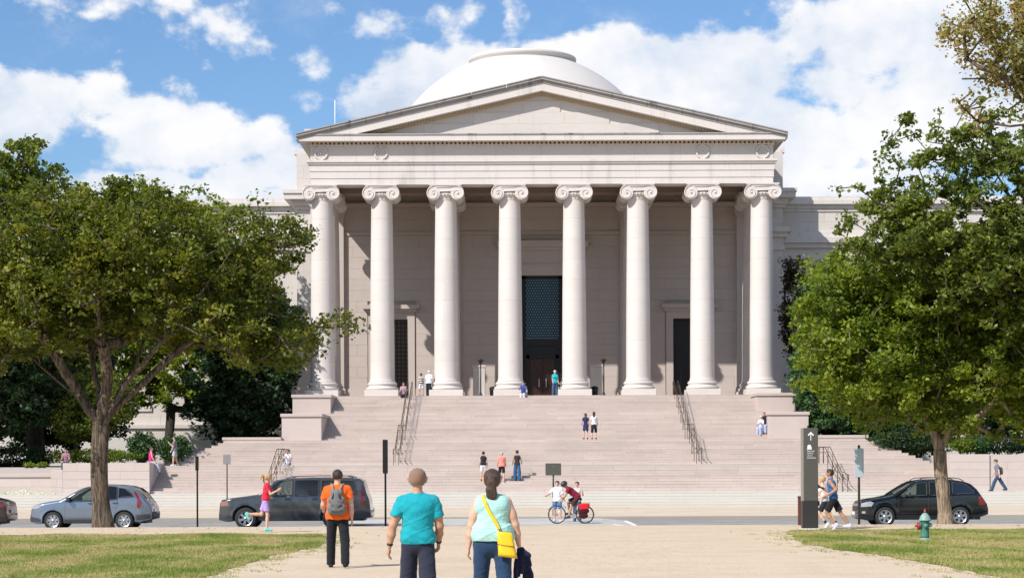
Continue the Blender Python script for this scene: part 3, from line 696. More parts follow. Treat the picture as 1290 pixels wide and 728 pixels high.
# raised crossing across the road, ramped at its ends
zt = -.29
xa, xb = -6.2, gx(768, 76)
b = MB(); P = [(xa - 1.3, ZR + .002), (xa, zt), (xb, zt), (xb + 1.0, ZR + .002), (xb + 1.0, ZR - .1), (xa - 1.3, ZR - .1)]
b.prism(P, YK + .17, 83.83); tag(b.build('raised_crossing_road', M['table'], fix=True), kind='structure')
b = MB()
for k in range(1):                                         # white ramp arrow marks
    y0 = 73.2 + k * 3.6
    b.add([(xb + .02, y0, zt + .0), (xb + .02, y0 + 1.9, zt + .0), (xb + .98, y0 + .95, ZR + .012)], [(0, 2, 1)])
for i in range(len(b.v)): b.v[i] = (b.v[i][0], b.v[i][1], b.v[i][2] + .006)
b.add([(xb + .9, YK + 3.0, ZR + .01), (xb + 1.1, YK + 3.0, ZR + .01), (xb + 1.1, 83.6, ZR + .01), (xb + .9, 83.6, ZR + .01)], [(0, 1, 2, 3)])
tag(b.build('road_markings', M['paint']), kind='structure')
b = MB()
for i in range(60):
    x = -60 + i * 3.0
    if xa - 1.6 < x < xb + 1.2: continue
    b.add([(x, 77.5, ZR + .006), (x + 1.6, 77.5, ZR + .006), (x + 1.6, 77.62, ZR + .006), (x, 77.62, ZR + .006)], [(0, 1, 2, 3)])
tag(b.build('lane_markings', M['paint']), kind='structure')
# lawns
def pix(px, py): Y = EYE * F / (py - 591); return ((px - 645) * Y / F, Y)
def ragged(pts, amp=.22, stepm=.35):
    out = []
    for (a, c) in zip(pts[:-1], pts[1:]):
        d = math.hypot(c[0] - a[0], c[1] - a[1]); n = max(1, int(d / stepm))
        for i in range(n):
            q = i / n; x = a[0] + (c[0] - a[0]) * q; y = a[1] + (c[1] - a[1]) * q
            out.append((x + amp * mnoise.noise((x * 1.3, y * 1.3, 1)) , y + amp * 2.2 * mnoise.noise((x * 1.1, y * 1.1, 5))))
    out.append(pts[-1]); return out
leftL = ragged([pix(-300, 672), pix(0, 672), pix(300, 671.5), pix(404, 672.5), pix(412, 676), pix(404, 687), pix(356, 695), pix(304, 710), pix(257, 727), pix(180, 760), pix(80, 800)])
left = leftL + [(-14, 18), (-40, 18), (-60, 54)]
rightL = ragged([pix(80 + 1900, 668), pix(1290, 669), pix(1100, 669.5), pix(1000, 670), pix(988, 672), pix(1015, 687), pix(1094, 699), pix(1211, 718), pix(1252, 727), pix(1330, 755), pix(1420, 800)])
right = rightL + [(14, 18), (40, 18), (60, 54)]
M['turf'] = ground_mat('turf', (.19, .20, .055), (.36, .31, .15), 1.2, .35, ((.42, .33, .20), .4, .6))
sheet('lawn', left, .008, 'turf'); sheet('lawn', right, .008, 'turf')
def inside(poly, X, Y):
    P = np.array(poly); r = np.zeros(len(X), bool); j = len(P) - 1
    for i in range(len(P)):
        xi, yi = P[i]; xj, yj = P[j]
        c = ((yi > Y) != (yj > Y)) & (X < (xj - xi) * (Y - yi) / (yj - yi + 1e-12) + xi); r ^= c; j = i
    return r
def blades(poly, x0, x1, y0, y1, n, fringe=False):
    X = RNG.uniform(x0, x1, n); Y = y0 + (y1 - y0) * RNG.random(n); k = inside(poly, X, Y); X, Y = X[k], Y[k]; n = len(X)
    h = RNG.uniform(.025, .07, n) * (1 + .5 * np.sin(X * 1.7) * np.sin(Y * .9)); a = RNG.uniform(0, 2 * PI, n); w = RNG.uniform(.006, .014, n)
    lx = RNG.normal(0, .03, n); ly = RNG.normal(0, .03, n)
    V = np.zeros((n, 3, 3)); V[:, 0] = np.c_[X - np.cos(a) * w, Y - np.sin(a) * w, np.full(n, .006)]; V[:, 1] = np.c_[X + np.cos(a) * w, Y + np.sin(a) * w, np.full(n, .006)]; V[:, 2] = np.c_[X + lx, Y + ly, h]
    return V.reshape(-1, 3), np.arange(3 * n).reshape(-1, 3)
m = bpy.data.materials.new('grass_blades'); m.use_nodes = True; t = NT(m.node_tree); g = t.n('ShaderNodeNewGeometry')
n1 = t.n('ShaderNodeTexNoise', None, Vector=t.n('ShaderNodeMapping', None, Vector=g.outputs['Position'], Scale=(1, .45, 1)), Scale=.6, Detail=5.0, Roughness=.6); n2 = t.n('ShaderNodeTexNoise', None, Vector=g.outputs['Position'], Scale=2.6, Detail=3.0)
f = t.m('ADD', t.m('ADD', t.m('MULTIPLY', t.smooth(n1, .36, .64), .55), t.m('MULTIPLY', t.smooth(n2, .3, .7), .2)), t.m('MULTIPLY', g.outputs['Random Per Island'], .3))
c = t.ramp(f, [(0, (.11, .19, .03)), (.25, (.21, .28, .05)), (.5, (.38, .38, .12)), (.75, (.52, .44, .19)), (1, (.60, .48, .27))])
d = t.n('ShaderNodeBsdfPrincipled', None, Base_Color=c, Roughness=.7); d.inputs['Specular IOR Level'].default_value = .2
t.n('ShaderNodeOutputMaterial', None, Surface=t.n('ShaderNodeMixShader', None, i0=.35, i1=d, i2=t.n('ShaderNodeBsdfTranslucent', None, Color=c))); M['grass'] = m
V, Fa = blades(left, -16, -3, 29, 57, 330000); tag(link('grass', np_mesh('grass', V, Fa, M['grass'])), 'patchy dry grass of the lawn left of the path', 'grass', kind='stuff')
V, Fa = blades(right, 7, 19, 29, 60, 300000); tag(link('grass', np_mesh('grass', V, Fa, M['grass'])), 'patchy green and dry grass of the lawn right of the path', 'grass', kind='stuff')
# straw tufts strewn on the path near the lawn edges
def tufts(n):
    Vs = []; 
    for i in range(n):
        if random.random() < .5: a = random.choice(rightL[12:]); x, y = a[0] - abs(random.gauss(0, .5)), a[1] - abs(random.gauss(0, .6))
        else: a = random.choice(leftL[40:]); x, y = a[0] + abs(random.gauss(0, .35)), a[1] - random.gauss(0, .3)
        for k in range(14):
            bx, by = x + random.gauss(0, .06), y + random.gauss(0, .12); an = random.random() * 6.3
            Vs += [(bx - .007 * math.cos(an), by - .007 * math.sin(an), .002), (bx + .007 * math.cos(an), by + .007 * math.sin(an), .002), (bx + random.gauss(0, .02), by + random.gauss(0, .02), random.uniform(.02, .05))]
    return Vs
Vs = tufts(500); tag(link('grass', np_mesh('grass', Vs, np.arange(len(Vs)).reshape(-1, 3), M['grass'])), 'stray grass tufts along the path edges', 'grass', kind='stuff')
# pebbles
n = 2200; X = RNG.uniform(-7, 14, n); Y = RNG.uniform(24, 58, n); r = RNG.uniform(.004, .012, n)
V = np.zeros((n, 5, 3)); 
for k, (dx, dy, dz) in enumerate(((-1, -.7, 0), (1, -.8, 0), (.8, .9, 0), (-.9, .8, 0), (0, 0, .9))): V[:, k] = np.c_[X + dx * r, Y + dy * r, dz * r]
Fa = np.array([(0, 1, 4), (1, 2, 4), (2, 3, 4), (3, 0, 4)])[None] + 5 * np.arange(n)[:, None, None]
tag(link('gravel', np_mesh('gravel', V.reshape(-1, 3), Fa.reshape(-1, 3), M['kerb'])), 'loose pebbles on the tan path', 'gravel', kind='stuff')

# ------------------------------------------------------------ trees
def tree(name, label, base, trunk_h, lobes, n_att, leaves, leaf, mat, bark, r0, limbs=None, seed=1, cat='tree', group=None, spread=.42, flat=.65, shell=.55, low=None, up=0.0, rexp=2.3, rmin=.009):
    """lobes: (cx, cy, cz, rx, ry, rz, weight) around the trunk base in metres"""
    rng = np.random.default_rng(seed)
    t = thing(name, base, 0, label, cat, group)
    # attractors
    A = []
    wts = np.array([l[6] * (l[3] * l[4] * l[5]) ** .75 for l in lobes]); wts /= wts.sum()
    for l, k in zip(lobes, rng.multinomial(n_att, wts)):
        d = rng.normal(size=(k, 3)); d /= np.linalg.norm(d, axis=1)[:, None]
        r = (1 - shell * rng.random(k) ** 1.5)[:, None]
        r *= (1 + .34 * np.array([mnoise.noise((a[0] * 2.2 + l[0], a[1] * 2.2, a[2] * 2.2 + seed)) for a in d]))[:, None]
        A.append(d * r * np.array(l[3:6]) + np.array(l[0:3]))
    A = np.concatenate(A)
    if low is not None: A = A[A[:, 2] > low[0] - np.maximum(0, np.abs(A[:, 0] - low[3]) - low[1]) * low[2]]
    # skeleton nodes
    nodes = []; par = []
    for i in range(7):
        q = i / 6; nodes.append((.10 * math.sin(q * 3 + seed), .08 * math.sin(q * 2.3 + seed), trunk_h * q)); par.append(i - 1)
    fork = 6
    for lb in (limbs or []):
        p0 = np.array(nodes[fork]); prev = fork; pts = [np.array(p, float) for p in lb]
        path = [p0] + pts
        for a, c in zip(path[:-1], path[1:]):
            k = max(2, int(np.linalg.norm(c - a) / .6))
            for j in range(1, k + 1): nodes.append(tuple(a + (c - a) * j / k + rng.normal(0, .04, 3))); par.append(prev); prev = len(nodes) - 1
    order = np.argsort(np.linalg.norm(A - np.array(nodes[fork]), axis=1)); N = np.zeros((len(nodes) + len(A) * 6, 3)); cnt = len(nodes); N[:cnt] = nodes; par = list(par); tips = []
    for ai in order:
        a = A[ai]; d = N[:cnt] - a; dist = np.linalg.norm(d, axis=1)
        # prefer nodes nearer the trunk and below
        cost = dist + .25 * np.maximum(0, N[:cnt, 2] - a[2]) * 2; cost[:4] += 50
        j = int(np.argmin(cost)); L = dist[j]; k = max(1, min(5, int(L / .45))); prev = j; p0 = N[j].copy()
        dirp = p0 - N[par[j]] if par[j] >= 0 else np.array([0, 0, 1.0]); dirp = dirp / (np.linalg.norm(dirp) + 1e-6)
        ctrl = p0 + dirp * L * .35 + np.array([0, 0, up * L])
        for q in range(1, k + 1):
            s_ = q / k; p = (1 - s_) ** 2 * p0 + 2 * s_ * (1 - s_) * ctrl + s_ ** 2 * a + (rng.normal(0, .03, 3) if q < k else 0)
            N[cnt] = p; par.append(prev); prev = cnt; cnt += 1
        tips.append(prev)
    N = N[:cnt]; par = np.array(par)
    # pipe model radii
    R3 = np.zeros(cnt); 
    haschild = np.zeros(cnt, bool); haschild[par[par >= 0]] = True
    R3[~haschild] = 1.0
    for i in range(cnt - 1, 0, -1): R3[par[i]] += R3[i]
    rad = r0 * (R3 / R3[0]) ** (1 / rexp); rad = np.maximum(rad, rmin)
    rad[0] = r0 * 1.45; rad[1] = r0 * 1.08
    # tubes per edge
    V = []; Fq = []; off = 0
    for i in range(1, cnt):
        p = par[i]; a, c = N[p], N[i]; ra, rc = rad[p], rad[i]
        if rad[i] < r0 * .5 and p < 7: ra = min(ra, rc * 1.3)
        elif p <= 6 and i > 6: ra = min(ra, rc * 1.3)
        elif ra > 1.6 * rc: ra = rc * 1.25
        k = 14 if ra > .15 else (7 if ra > .05 else 4)
        d = c - a; L = np.linalg.norm(d)
        if L < 1e-5: continue
        d = d / L; u = np.cross(d, [0, 1, 0.02]); u /= np.linalg.norm(u) + 1e-9; w = np.cross(d, u); an = np.arange(k) * 2 * PI / k
        ring = np.cos(an)[:, None] * u + np.sin(an)[:, None] * w
        ext = a - d * ra * .3
        nzr = 1 + (.10 * np.sin(an * 3 + i * .3 * 0) + .05 * np.sin(an * 5))[:, None] * (1 if ra > .15 else 0)
        V.append(ext + ring * ra * nzr); V.append(c + ring * rc * nzr)
        for q in range(k): Fq.append((off + q, off + (q + 1) % k, off + k + (q + 1) % k, off + k + q))
        off += 2 * k
    V = np.concatenate(V); me = np_mesh('trunk', V, Fq, M[bark], True); link('trunk', me, t)
    # leaves
    T = N[tips]; cl = np.repeat(np.arange(len(T)), np.maximum(4, (leaves * (.25 + 1.5 * rng.random(len(T)))).astype(int))); n = len(cl); sd = rng.normal(size=(n, 3)); sd /= np.linalg.norm(sd, axis=1)[:, None]; sd *= (rng.random(n) ** .45)[:, None]
    size = spread * (.6 + .8 * rng.random(len(T)))[cl][:, None]
    C = T[cl] + sd * size * np.array([1, 1, flat])
    s = leaf * (.45 + 1.0 * rng.random(n)); 
    # leaf orientation: mostly facing up/outwards with scatter
    nrm = rng.normal(size=(n, 3)) * .75 + np.array([0, -.15, .75]); nrm /= np.linalg.norm(nrm, axis=1)[:, None]
    ax = np.cross(nrm, rng.normal(size=(n, 3))); ax /= np.linalg.norm(ax, axis=1)[:, None]; bx = np.cross(nrm, ax)
    W = s * .36
    V = np.zeros((n, 4, 3)); V[:, 0] = C - ax * s[:, None] * .5; V[:, 1] = C + bx * W[:, None] + nrm * (s * .08)[:, None]; V[:, 2] = C + ax * s[:, None] * .5; V[:, 3] = C - bx * W[:, None] + nrm * (s * .08)[:, None]
    link('crown', np_mesh('crown', V.reshape(-1, 3), np.arange(4 * n).reshape(-1, 4), M[mat]), t)
    return t
M['bark'] = barkmat('bark', (.030, .021, .015), (.17, .125, .085)); M['bark_light'] = barkmat('bark_light', (.12, .085, .055), (.36, .28, .20)); M['bark_dark'] = barkmat('bark_dark', (.02, .016, .012), (.07, .055, .04))
M['leaf_elm'] = leafmat('leaf_elm', [(.040, .062, .008), (.085, .11, .012), (.175, .190, .020), (.33, .29, .04)], .42)
M['leaf_bright'] = leafmat('leaf_bright', [(.06, .10, .010), (.12, .175, .016), (.21, .265, .026), (.34, .37, .05)])
M['leaf_green'] = leafmat('leaf_green', [(.05, .075, .014), (.10, .135, .022), (.18, .22, .036), (.32, .34, .06)])
M['leaf_dark'] = leafmat('leaf_dark', [(.010, .025, .008), (.018, .042, .012), (.03, .065, .018), (.05, .085, .025)], .2)
M['leaf_pine'] = leafmat('leaf_pine', [(.02, .055, .015), (.035, .085, .02), (.05, .11, .03), (.07, .13, .04)], .2)
M['leaf_brown'] = leafmat('leaf_brown', [(.12, .15, .03), (.24, .22, .06), (.36, .27, .09), (.32, .17, .06)], .35)
M['leaf_purple'] = leafmat('leaf_purple', [(.014, .016, .010), (.035, .030, .016), (.06, .04, .022)], .25)
def lobes_px(Y, X0t, lst, z0=0):
    """crown lobes: (px, py, rx px, ry px, depth m, weight, dy m)"""
    k = Y / F
    return [((px - 645) * k - X0t, dy, EYE + (591 - py) * k - z0, rx * k, dep, ry * k, w) for (px, py, rx, ry, dep, w, dy) in lst]
# left foreground tree
XT = gx(130, 63.3)
k = 63.3 / F
def lp(px, py, dy=0): return ((px - 645) * k - XT, dy, EYE + (591 - py) * k)
tree('shade_tree', 'large spreading shade tree whose trunk hides the middle of the silver blue car', (XT, 63.3, -.03), 3.25,
     lobes_px(63.3, XT, [(60, 360, 120, 110, 3.6, 1, 0), (180, 330, 120, 95, 3.6, 1, 0), (-60, 380, 90, 110, 3, .8, 0), (290, 330, 80, 66, 3.0, .9, 0), (260, 410, 110, 66, 3.0, .8, 0), (345, 300, 46, 44, 2, .6, 0), (345, 425, 66, 36, 2.2, .6, 0), (400, 400, 44, 30, 1.4, .40, 0), (428, 405, 22, 18, .9, .12, 0), (370, 280, 24, 20, 1.2, .12, 0), (100, 270, 90, 40, 2.6, .7, 0), (50, 440, 110, 60, 3.2, .6, 0), (150, 235, 34, 22, 1.2, .2, 0)]),
     1560, 74, .132, 'leaf_elm', 'bark', .26, low=(5.7, 3.2, .75, .6), limbs=[[lp(98, 490), lp(60, 420, -.4), lp(25, 355, -.8), lp(-5, 300, -1.2)], [lp(112, 440, .6), lp(95, 350, 1.5), lp(80, 290, 2)], [lp(140, 460, -.5), lp(135, 380, -1.4), lp(170, 300, -1.8)], [lp(150, 480, .5), lp(190, 400, 1.2), lp(210, 320, 1.6)], [lp(160, 495), lp(230, 440, -.5), lp(300, 390, -.8), lp(370, 400, -.8)], [lp(155, 490, -.3), lp(215, 430, -1.4), lp(290, 340, -1.8)], [lp(100, 500, .4), lp(20, 440, 1.5), lp(-60, 400, 2)]],
     seed=3, spread=.44, shell=.75, up=.12)
# right foreground tree: bright green maple
XT = gx(1187, 63.3)
tree('maple_tree', 'bright green maple whose pale trunk stands in front of the dark car', (XT, 63.3, -.03), 2.35,
     lobes_px(63.3, XT, [(1120, 430, 115, 90, 3.2, 1, 0), (1060, 395, 62, 62, 2.2, .8, 0), (1045, 340, 36, 26, 1.4, .35, 0), (1150, 350, 90, 60, 2.6, .8, 0), (1120, 500, 90, 44, 2.6, .7, 0), (1240, 440, 100, 105, 3.4, 1, 0), (1310, 470, 80, 90, 3.0, .8, 0), (1280, 340, 80, 60, 2.6, .6, 0), (1210, 530, 60, 24, 2, .25, 0), (1030, 450, 36, 60, 1.6, .35, 0)]),
     1350, 84, .135, 'leaf_bright', 'bark_light', .2, limbs=[[lp(1150, 490, -.4), lp(1100, 430, -1)], [lp(1185, 470, .4), lp(1180, 390, 1.2)], [lp(1215, 490, -.5), lp(1260, 420, -1.4)], [lp(1200, 480, .8), lp(1230, 400, 1.6)]],
     seed=8, spread=.42, shell=.7, up=.1)
k = 70 / F
XT = gx(1390, 58)
k = 58 / F
tree('elm_tree', 'tall dark green tree with upright shoots rising behind the bright maple', (XT, 58.4, 0), 3.4,
     lobes_px(58.4, XT, [(1160, 270, 60, 75, 2.0, .8, 2), (1110, 235, 24, 44, .9, .25, 2), (1075, 245, 7, 36, .5, .8, 2), (1098, 215, 6, 34, .4, .7, 2), (1142, 165, 7, 40, .4, .9, 2), (1165, 140, 8, 36, .4, .9, 2), (1200, 125, 8, 30, .4, .8, 2), (1120, 270, 8, 40, .5, .8, 2), (1085, 290, 7, 26, .4, .6, 2), (1120, 195, 7, 38, .4, .9, 2), (1180, 180, 30, 50, 1.2, .35, 2), (1240, 190, 58, 66, 2.2, .7, 2), (1225, 300, 95, 80, 2.8, 1, 2), (1330, 250, 90, 110, 3.0, 1, 1), (1110, 290, 34, 50, 1.4, .4, 2), (1150, 215, 30, 50, 1.2, .3, 2), (1290, 350, 90, 70, 3, .8, 1.5), (1400, 330, 90, 120, 3.0, .6, 0), (1270, 150, 50, 46, 1.8, .4, 1.5)]),
     1000, 52, .138, 'leaf_green', 'bark_dark', .17, limbs=[[lp(1340, 400, .6), lp(1250, 330, 1.6), lp(1175, 250, 2)], [lp(1350, 380, .8), lp(1310, 270, 1.2), lp(1260, 190, 1.5)], [lp(1340, 400, -.5), lp(1370, 300, -1)], [lp(1330, 350, 1.6), lp(1200, 300, 2), lp(1095, 220, 2)]],
     seed=12, spread=.30, shell=.75, up=.35)
XT = gx(1420, 46); k = 46 / F
tree('browning_tree', 'tree with thin yellow brown leaves hanging in from the top right corner', (XT, 46, 0), 4.2,
     lobes_px(46, XT, [(1250, 30, 70, 46, 1.6, .5, 0), (1215, 52, 44, 26, 1.0, .22, 0), (1275, 105, 55, 50, 1.5, .4, 0), (1235, 128, 40, 18, .9, .16, 0), (1240, 150, 40, 26, .9, .12, 0), (1330, 50, 90, 80, 2.2, .7, 0), (1290, 165, 26, 24, 1, .10, 0), (1400, 60, 110, 120, 2.4, .8, 0), (1480, 150, 90, 120, 2.4, .5, 0)]),
     640, 44, .10, 'leaf_brown', 'bark', .2, limbs=[[lp(1400, 250), lp(1350, 120, -.3), lp(1270, 110, -.3), lp(1210, 108, -.3)], [lp(1410, 240, .5), lp(1360, 40, .8), lp(1300, 20, .4)]],
     seed=21, spread=.30, flat=1.2, shell=.8, up=.05)
# trees on the terrace behind
def btree(name, label, px, Y, lst, n, leaves, leaf, mat, bark='bark_dark', r0=.25, th=2.5, seed=1, spread=.6, z0=None, **kw):
    zz = z3 if z0 is None else z0; XT = gx(px, Y)
    return tree(name, label, (XT, Y, zz), th, lobes_px(Y, XT, lst, zz), n, leaves, leaf, M and mat, bark, r0, seed=seed, spread=spread, **kw)
btree('magnolia_tree', 'dense dark magnolia in shade left of the stairs beside the corner column', 285, 131, [(312, 470, 62, 72, 3.0, 1, 0), (300, 400, 60, 60, 3, .8, 0), (335, 400, 40, 50, 2.2, .6, 0), (315, 525, 42, 30, 2.4, .5, 0), (285, 520, 46, 30, 2.4, .5, 0), (370, 425, 20, 36, 1.4, .25, 0), (378, 460, 16, 16, 1, .08, 0)], 900, 60, .28, 'leaf_dark', seed=31, th=1.2, shell=.5)
btree('background_tree', 'tall dark green tree with the top left crown rising above all others', 45, 118, [(25, 215, 50, 46, 2.6, .7, 0), (-10, 240, 70, 50, 3, .7, 0), (60, 260, 60, 40, 3, .7, 0), (20, 330, 110, 80, 4, 1, 0), (0, 440, 100, 90, 4, 1, 0), (70, 470, 50, 60, 3, .5, 0)], 900, 60, .26, 'leaf_green', seed=33, r0=.5, th=3.4)
btree('background_tree', 'bright green tree glimpsed between the limbs of the shade tree', 215, 136, [(160, 270, 70, 40, 3, .6, 0), (230, 300, 80, 60, 3.5, .8, 0), (225, 460, 75, 60, 3.4, .8, 0), (150, 430, 60, 90, 3, .8, 0), (120, 520, 50, 34, 2.4, .4, 0)], 750, 60, .26, 'leaf_bright', seed=35, r0=.3, th=3.2)
btree('background_tree', 'pale green small tree low behind the big trunk and the hedge', 95, 114, [(95, 520, 36, 34, 2.0, .6, 0), (130, 500, 40, 40, 2, .6, 0)], 260, 50, .2, 'leaf_green', seed=36, r0=.12, th=.8)
btree('background_tree', 'deep green shade tree filling the far left edge under the tall crown', -20, 112, [(-20, 420, 90, 80, 3.6, 1, 0), (20, 500, 60, 40, 3.0, .6, 0), (-60, 500, 60, 60, 3, .6, 0)], 620, 60, .24, 'leaf_dark', seed=44, r0=.3, th=2.2)
btree('background_tree', 'broad dark tree behind the fork of the big trunk', 130, 125, [(80, 440, 70, 60, 3.6, 1, 0), (60, 520, 60, 44, 3.2, .8, 0), (130, 520, 34, 40, 2.6, .5, 0), (10, 510, 50, 50, 3, .6, 0)], 620, 60, .26, 'leaf_dark', seed=45, r0=.3, th=1.0)
btree('evergreen_tree', 'dark evergreen between the end column and the bright maple', 1040, 124, [(1035, 400, 34, 60, 2.0, .5, 0), (1045, 470, 44, 60, 2.8, .8, 0), (1060, 520, 50, 34, 3, .7, 0), (1030, 520, 30, 30, 2.4, .4, 0)], 620, 60, .22, 'leaf_pine', seed=37, th=1.5)
btree('plum_tree', 'small dark leaved tree against the wing wall right of the end column', 1006, 134, [(1005, 400, 18, 60, 1.6, .7, 0), (1000, 350, 14, 26, 1.2, .3, 0), (1015, 460, 16, 40, 1.6, .5, 0)], 190, 40, .24, 'leaf_purple', seed=38, th=4, r0=.14)
btree('evergreen_tree', 'dark evergreen behind the maple crown right of the sign pillar', 1110, 123, [(1110, 470, 50, 90, 3, 1, 0), (1130, 400, 50, 60, 3, .7, 0), (1150, 530, 60, 44, 3, .9, 0)], 620, 55, .24, 'leaf_dark', seed=39, th=1.2)
btree('background_tree', 'shaded tree standing behind the right end of the long pink wall', 1235, 121, [(1230, 470, 70, 80, 3.5, 1, 0), (1300, 440, 80, 100, 3.5, 1, 0), (1270, 530, 60, 30, 3, .6, 0)], 620, 55, .26, 'leaf_dark', seed=40, th=1.2, r0=.3)
# hedges and shrubs
def shrub(name, label, px, py, Y, rx, ry, rz, mat, n, leaf, seed, cat='shrub', group=None, zb=None):
    rng = np.random.default_rng(seed); X = gx(px, Y); zc = gz(py, Y); zb = (z3 if zb is None else zb)
    t = thing(name, (X, Y, zb), 0, label, cat, group)
    d = rng.normal(size=(n, 3)); d /= np.linalg.norm(d, axis=1)[:, None]; nn = np.array([mnoise.noise((a[0] * 2.5, a[1] * 2.5, a[2] * 2.5 + seed)) for a in d])
    C = d * ((.55 + .45 * rng.random(n)) * (1 + .35 * nn))[:, None] * [rx, ry, rz] + [0, 0, zc - zb]; C = C[C[:, 2] > .02]; n = len(C)
    nr = rng.normal(size=(n, 3)) + [0, 0, .5]; nr /= np.linalg.norm(nr, axis=1)[:, None]; ax = np.cross(nr, rng.normal(size=(n, 3))); ax /= np.linalg.norm(ax, axis=1)[:, None]; bx = np.cross(nr, ax); s = leaf * (.6 + .8 * rng.random(n))[:, None]
    V = np.stack([C - ax * s * .5, C + bx * s * .3, C + ax * s * .5, C - bx * s * .3], 1)
    link('foliage', np_mesh('foliage', V.reshape(-1, 3), np.arange(4 * n).reshape(-1, 4), M[mat]), t)
    b = MB()
    for k in range(7): a = k * .9; b.tube([(0, 0, 0), (rx * .3 * math.cos(a), ry * .3 * math.sin(a), (zc - zb) * .6), (rx * .6 * math.cos(a), ry * .6 * math.sin(a), (zc - zb) * 1.1)], [.04, .025, .01], 5)
    b.build('stem', M['bark_dark'], t)
shrub('shrub', 'left one of two round yellow green shrubs on the planter wall', 37, 587, 109.2, .42, .4, .33, 'leaf_bright', 1500, .1, 51)
shrub('shrub', 'right one of two round yellow green shrubs on the planter wall', 53, 587, 109.2, .4, .4, .33, 'leaf_bright', 1500, .1, 52)
shrub('shrub', 'leafy upright bush behind the seated woman in pink', 180, 562, 113.5, .9, .7, .95, 'leaf_pine', 3000, .15, 53)
shrub('shrub', 'loose green bush behind the man in grey on the terrace', 219, 563, 113.5, 1.1, .7, .75, 'leaf_pine', 3000, .15, 54)
shrub('hedge', 'dark low hedge behind the planter wall at the far left', 10, 574, 113.5, 3.2, 1, .7, 'leaf_dark', 6000, .14, 55, 'hedge')
shrub('hedge', 'low green hedge on top of the wall behind the big trunk', 120, 572, 112.6, 2.6, .8, .42, 'leaf_bright', 5000, .12, 56, 'hedge')
shrub('hedge', 'dark hedge under the trees above the right hand pink wall', 1262, 562, 114, 3.6, 1, .55, 'leaf_dark', 6000, .14, 57, 'hedge')
shrub('shrub', 'sunlit yellow green shrub just right of the maple trunk above the wall', 1215, 563, 113.2, .8, .6, .45, 'leaf_bright', 2200, .12, 58)
shrub('shrub', 'round dark shrub above the right wall between two brighter ones', 1238, 563, 113.0, .55, .6, .5, 'leaf_pine', 1800, .12, 59)
shrub('hedge', 'dark shrub bank beside the stair steps behind the maple trunk', 1145, 558, 118.5, 2.2, 1.2, .8, 'leaf_dark', 5000, .15, 60, 'hedge')
# white flower border
rng = np.random.default_rng(5); n = 2600; X = rng.uniform(-60, gx(66, 106), n); Y = rng.uniform(106.3, 107.1, n); Z = z4 + rng.random(n) ** 1.2 * .28 * (.6 + .4 * np.sin(X * 2.1))
nr = rng.normal(size=(n, 3)); nr /= np.linalg.norm(nr, axis=1)[:, None]; ax = np.cross(nr, rng.normal(size=(n, 3))); ax /= np.linalg.norm(ax, axis=1)[:, None]; bx = np.cross(nr, ax); C = np.c_[X, Y, Z]
V = np.stack([C - ax * .05, C + bx * .04, C + ax * .05, C - bx * .04], 1)
M['petal'] = leafmat('petals', [(.75, .75, .72), (.8, .8, .78), (.5, .6, .4), (.12, .2, .06)], .3)
tag(link('flowers', np_mesh('flowers', V.reshape(-1, 3), np.arange(4 * n).reshape(-1, 4), M['petal'])), 'border of low white flowers at the foot of the planter wall', 'flowers', kind='stuff')

# fallen leaves under the trees
n = 900; q = RNG.random(n) < .5; X = np.where(q, RNG.normal(-9.5, 3.5, n), RNG.normal(13, 3.0, n)); Y = RNG.uniform(36, 61, n); an = RNG.uniform(0, 6.3, n); s = RNG.uniform(.02, .045, n)
V = np.zeros((n, 4, 3))
for k, (u_, w_) in enumerate(((1, 0), (0, .55), (-1, 0), (0, -.55))): V[:, k] = np.c_[X + s * (u_ * np.cos(an) - w_ * np.sin(an)), Y + s * (u_ * np.sin(an) + w_ * np.cos(an)), .03 + .012 * (k % 2) + RNG.random(n) * .03]
M['litter'] = leafmat('fallen_leaf', [(.20, .11, .04), (.34, .22, .08), (.42, .32, .12), (.16, .08, .03)], .1)
tag(link('fallen_leaves', np_mesh('fallen_leaves', V.reshape(-1, 3), np.arange(4 * n).reshape(-1, 4), M['litter'])), 'dry fallen leaves scattered on the lawns and path edges', 'leaves', kind='stuff')
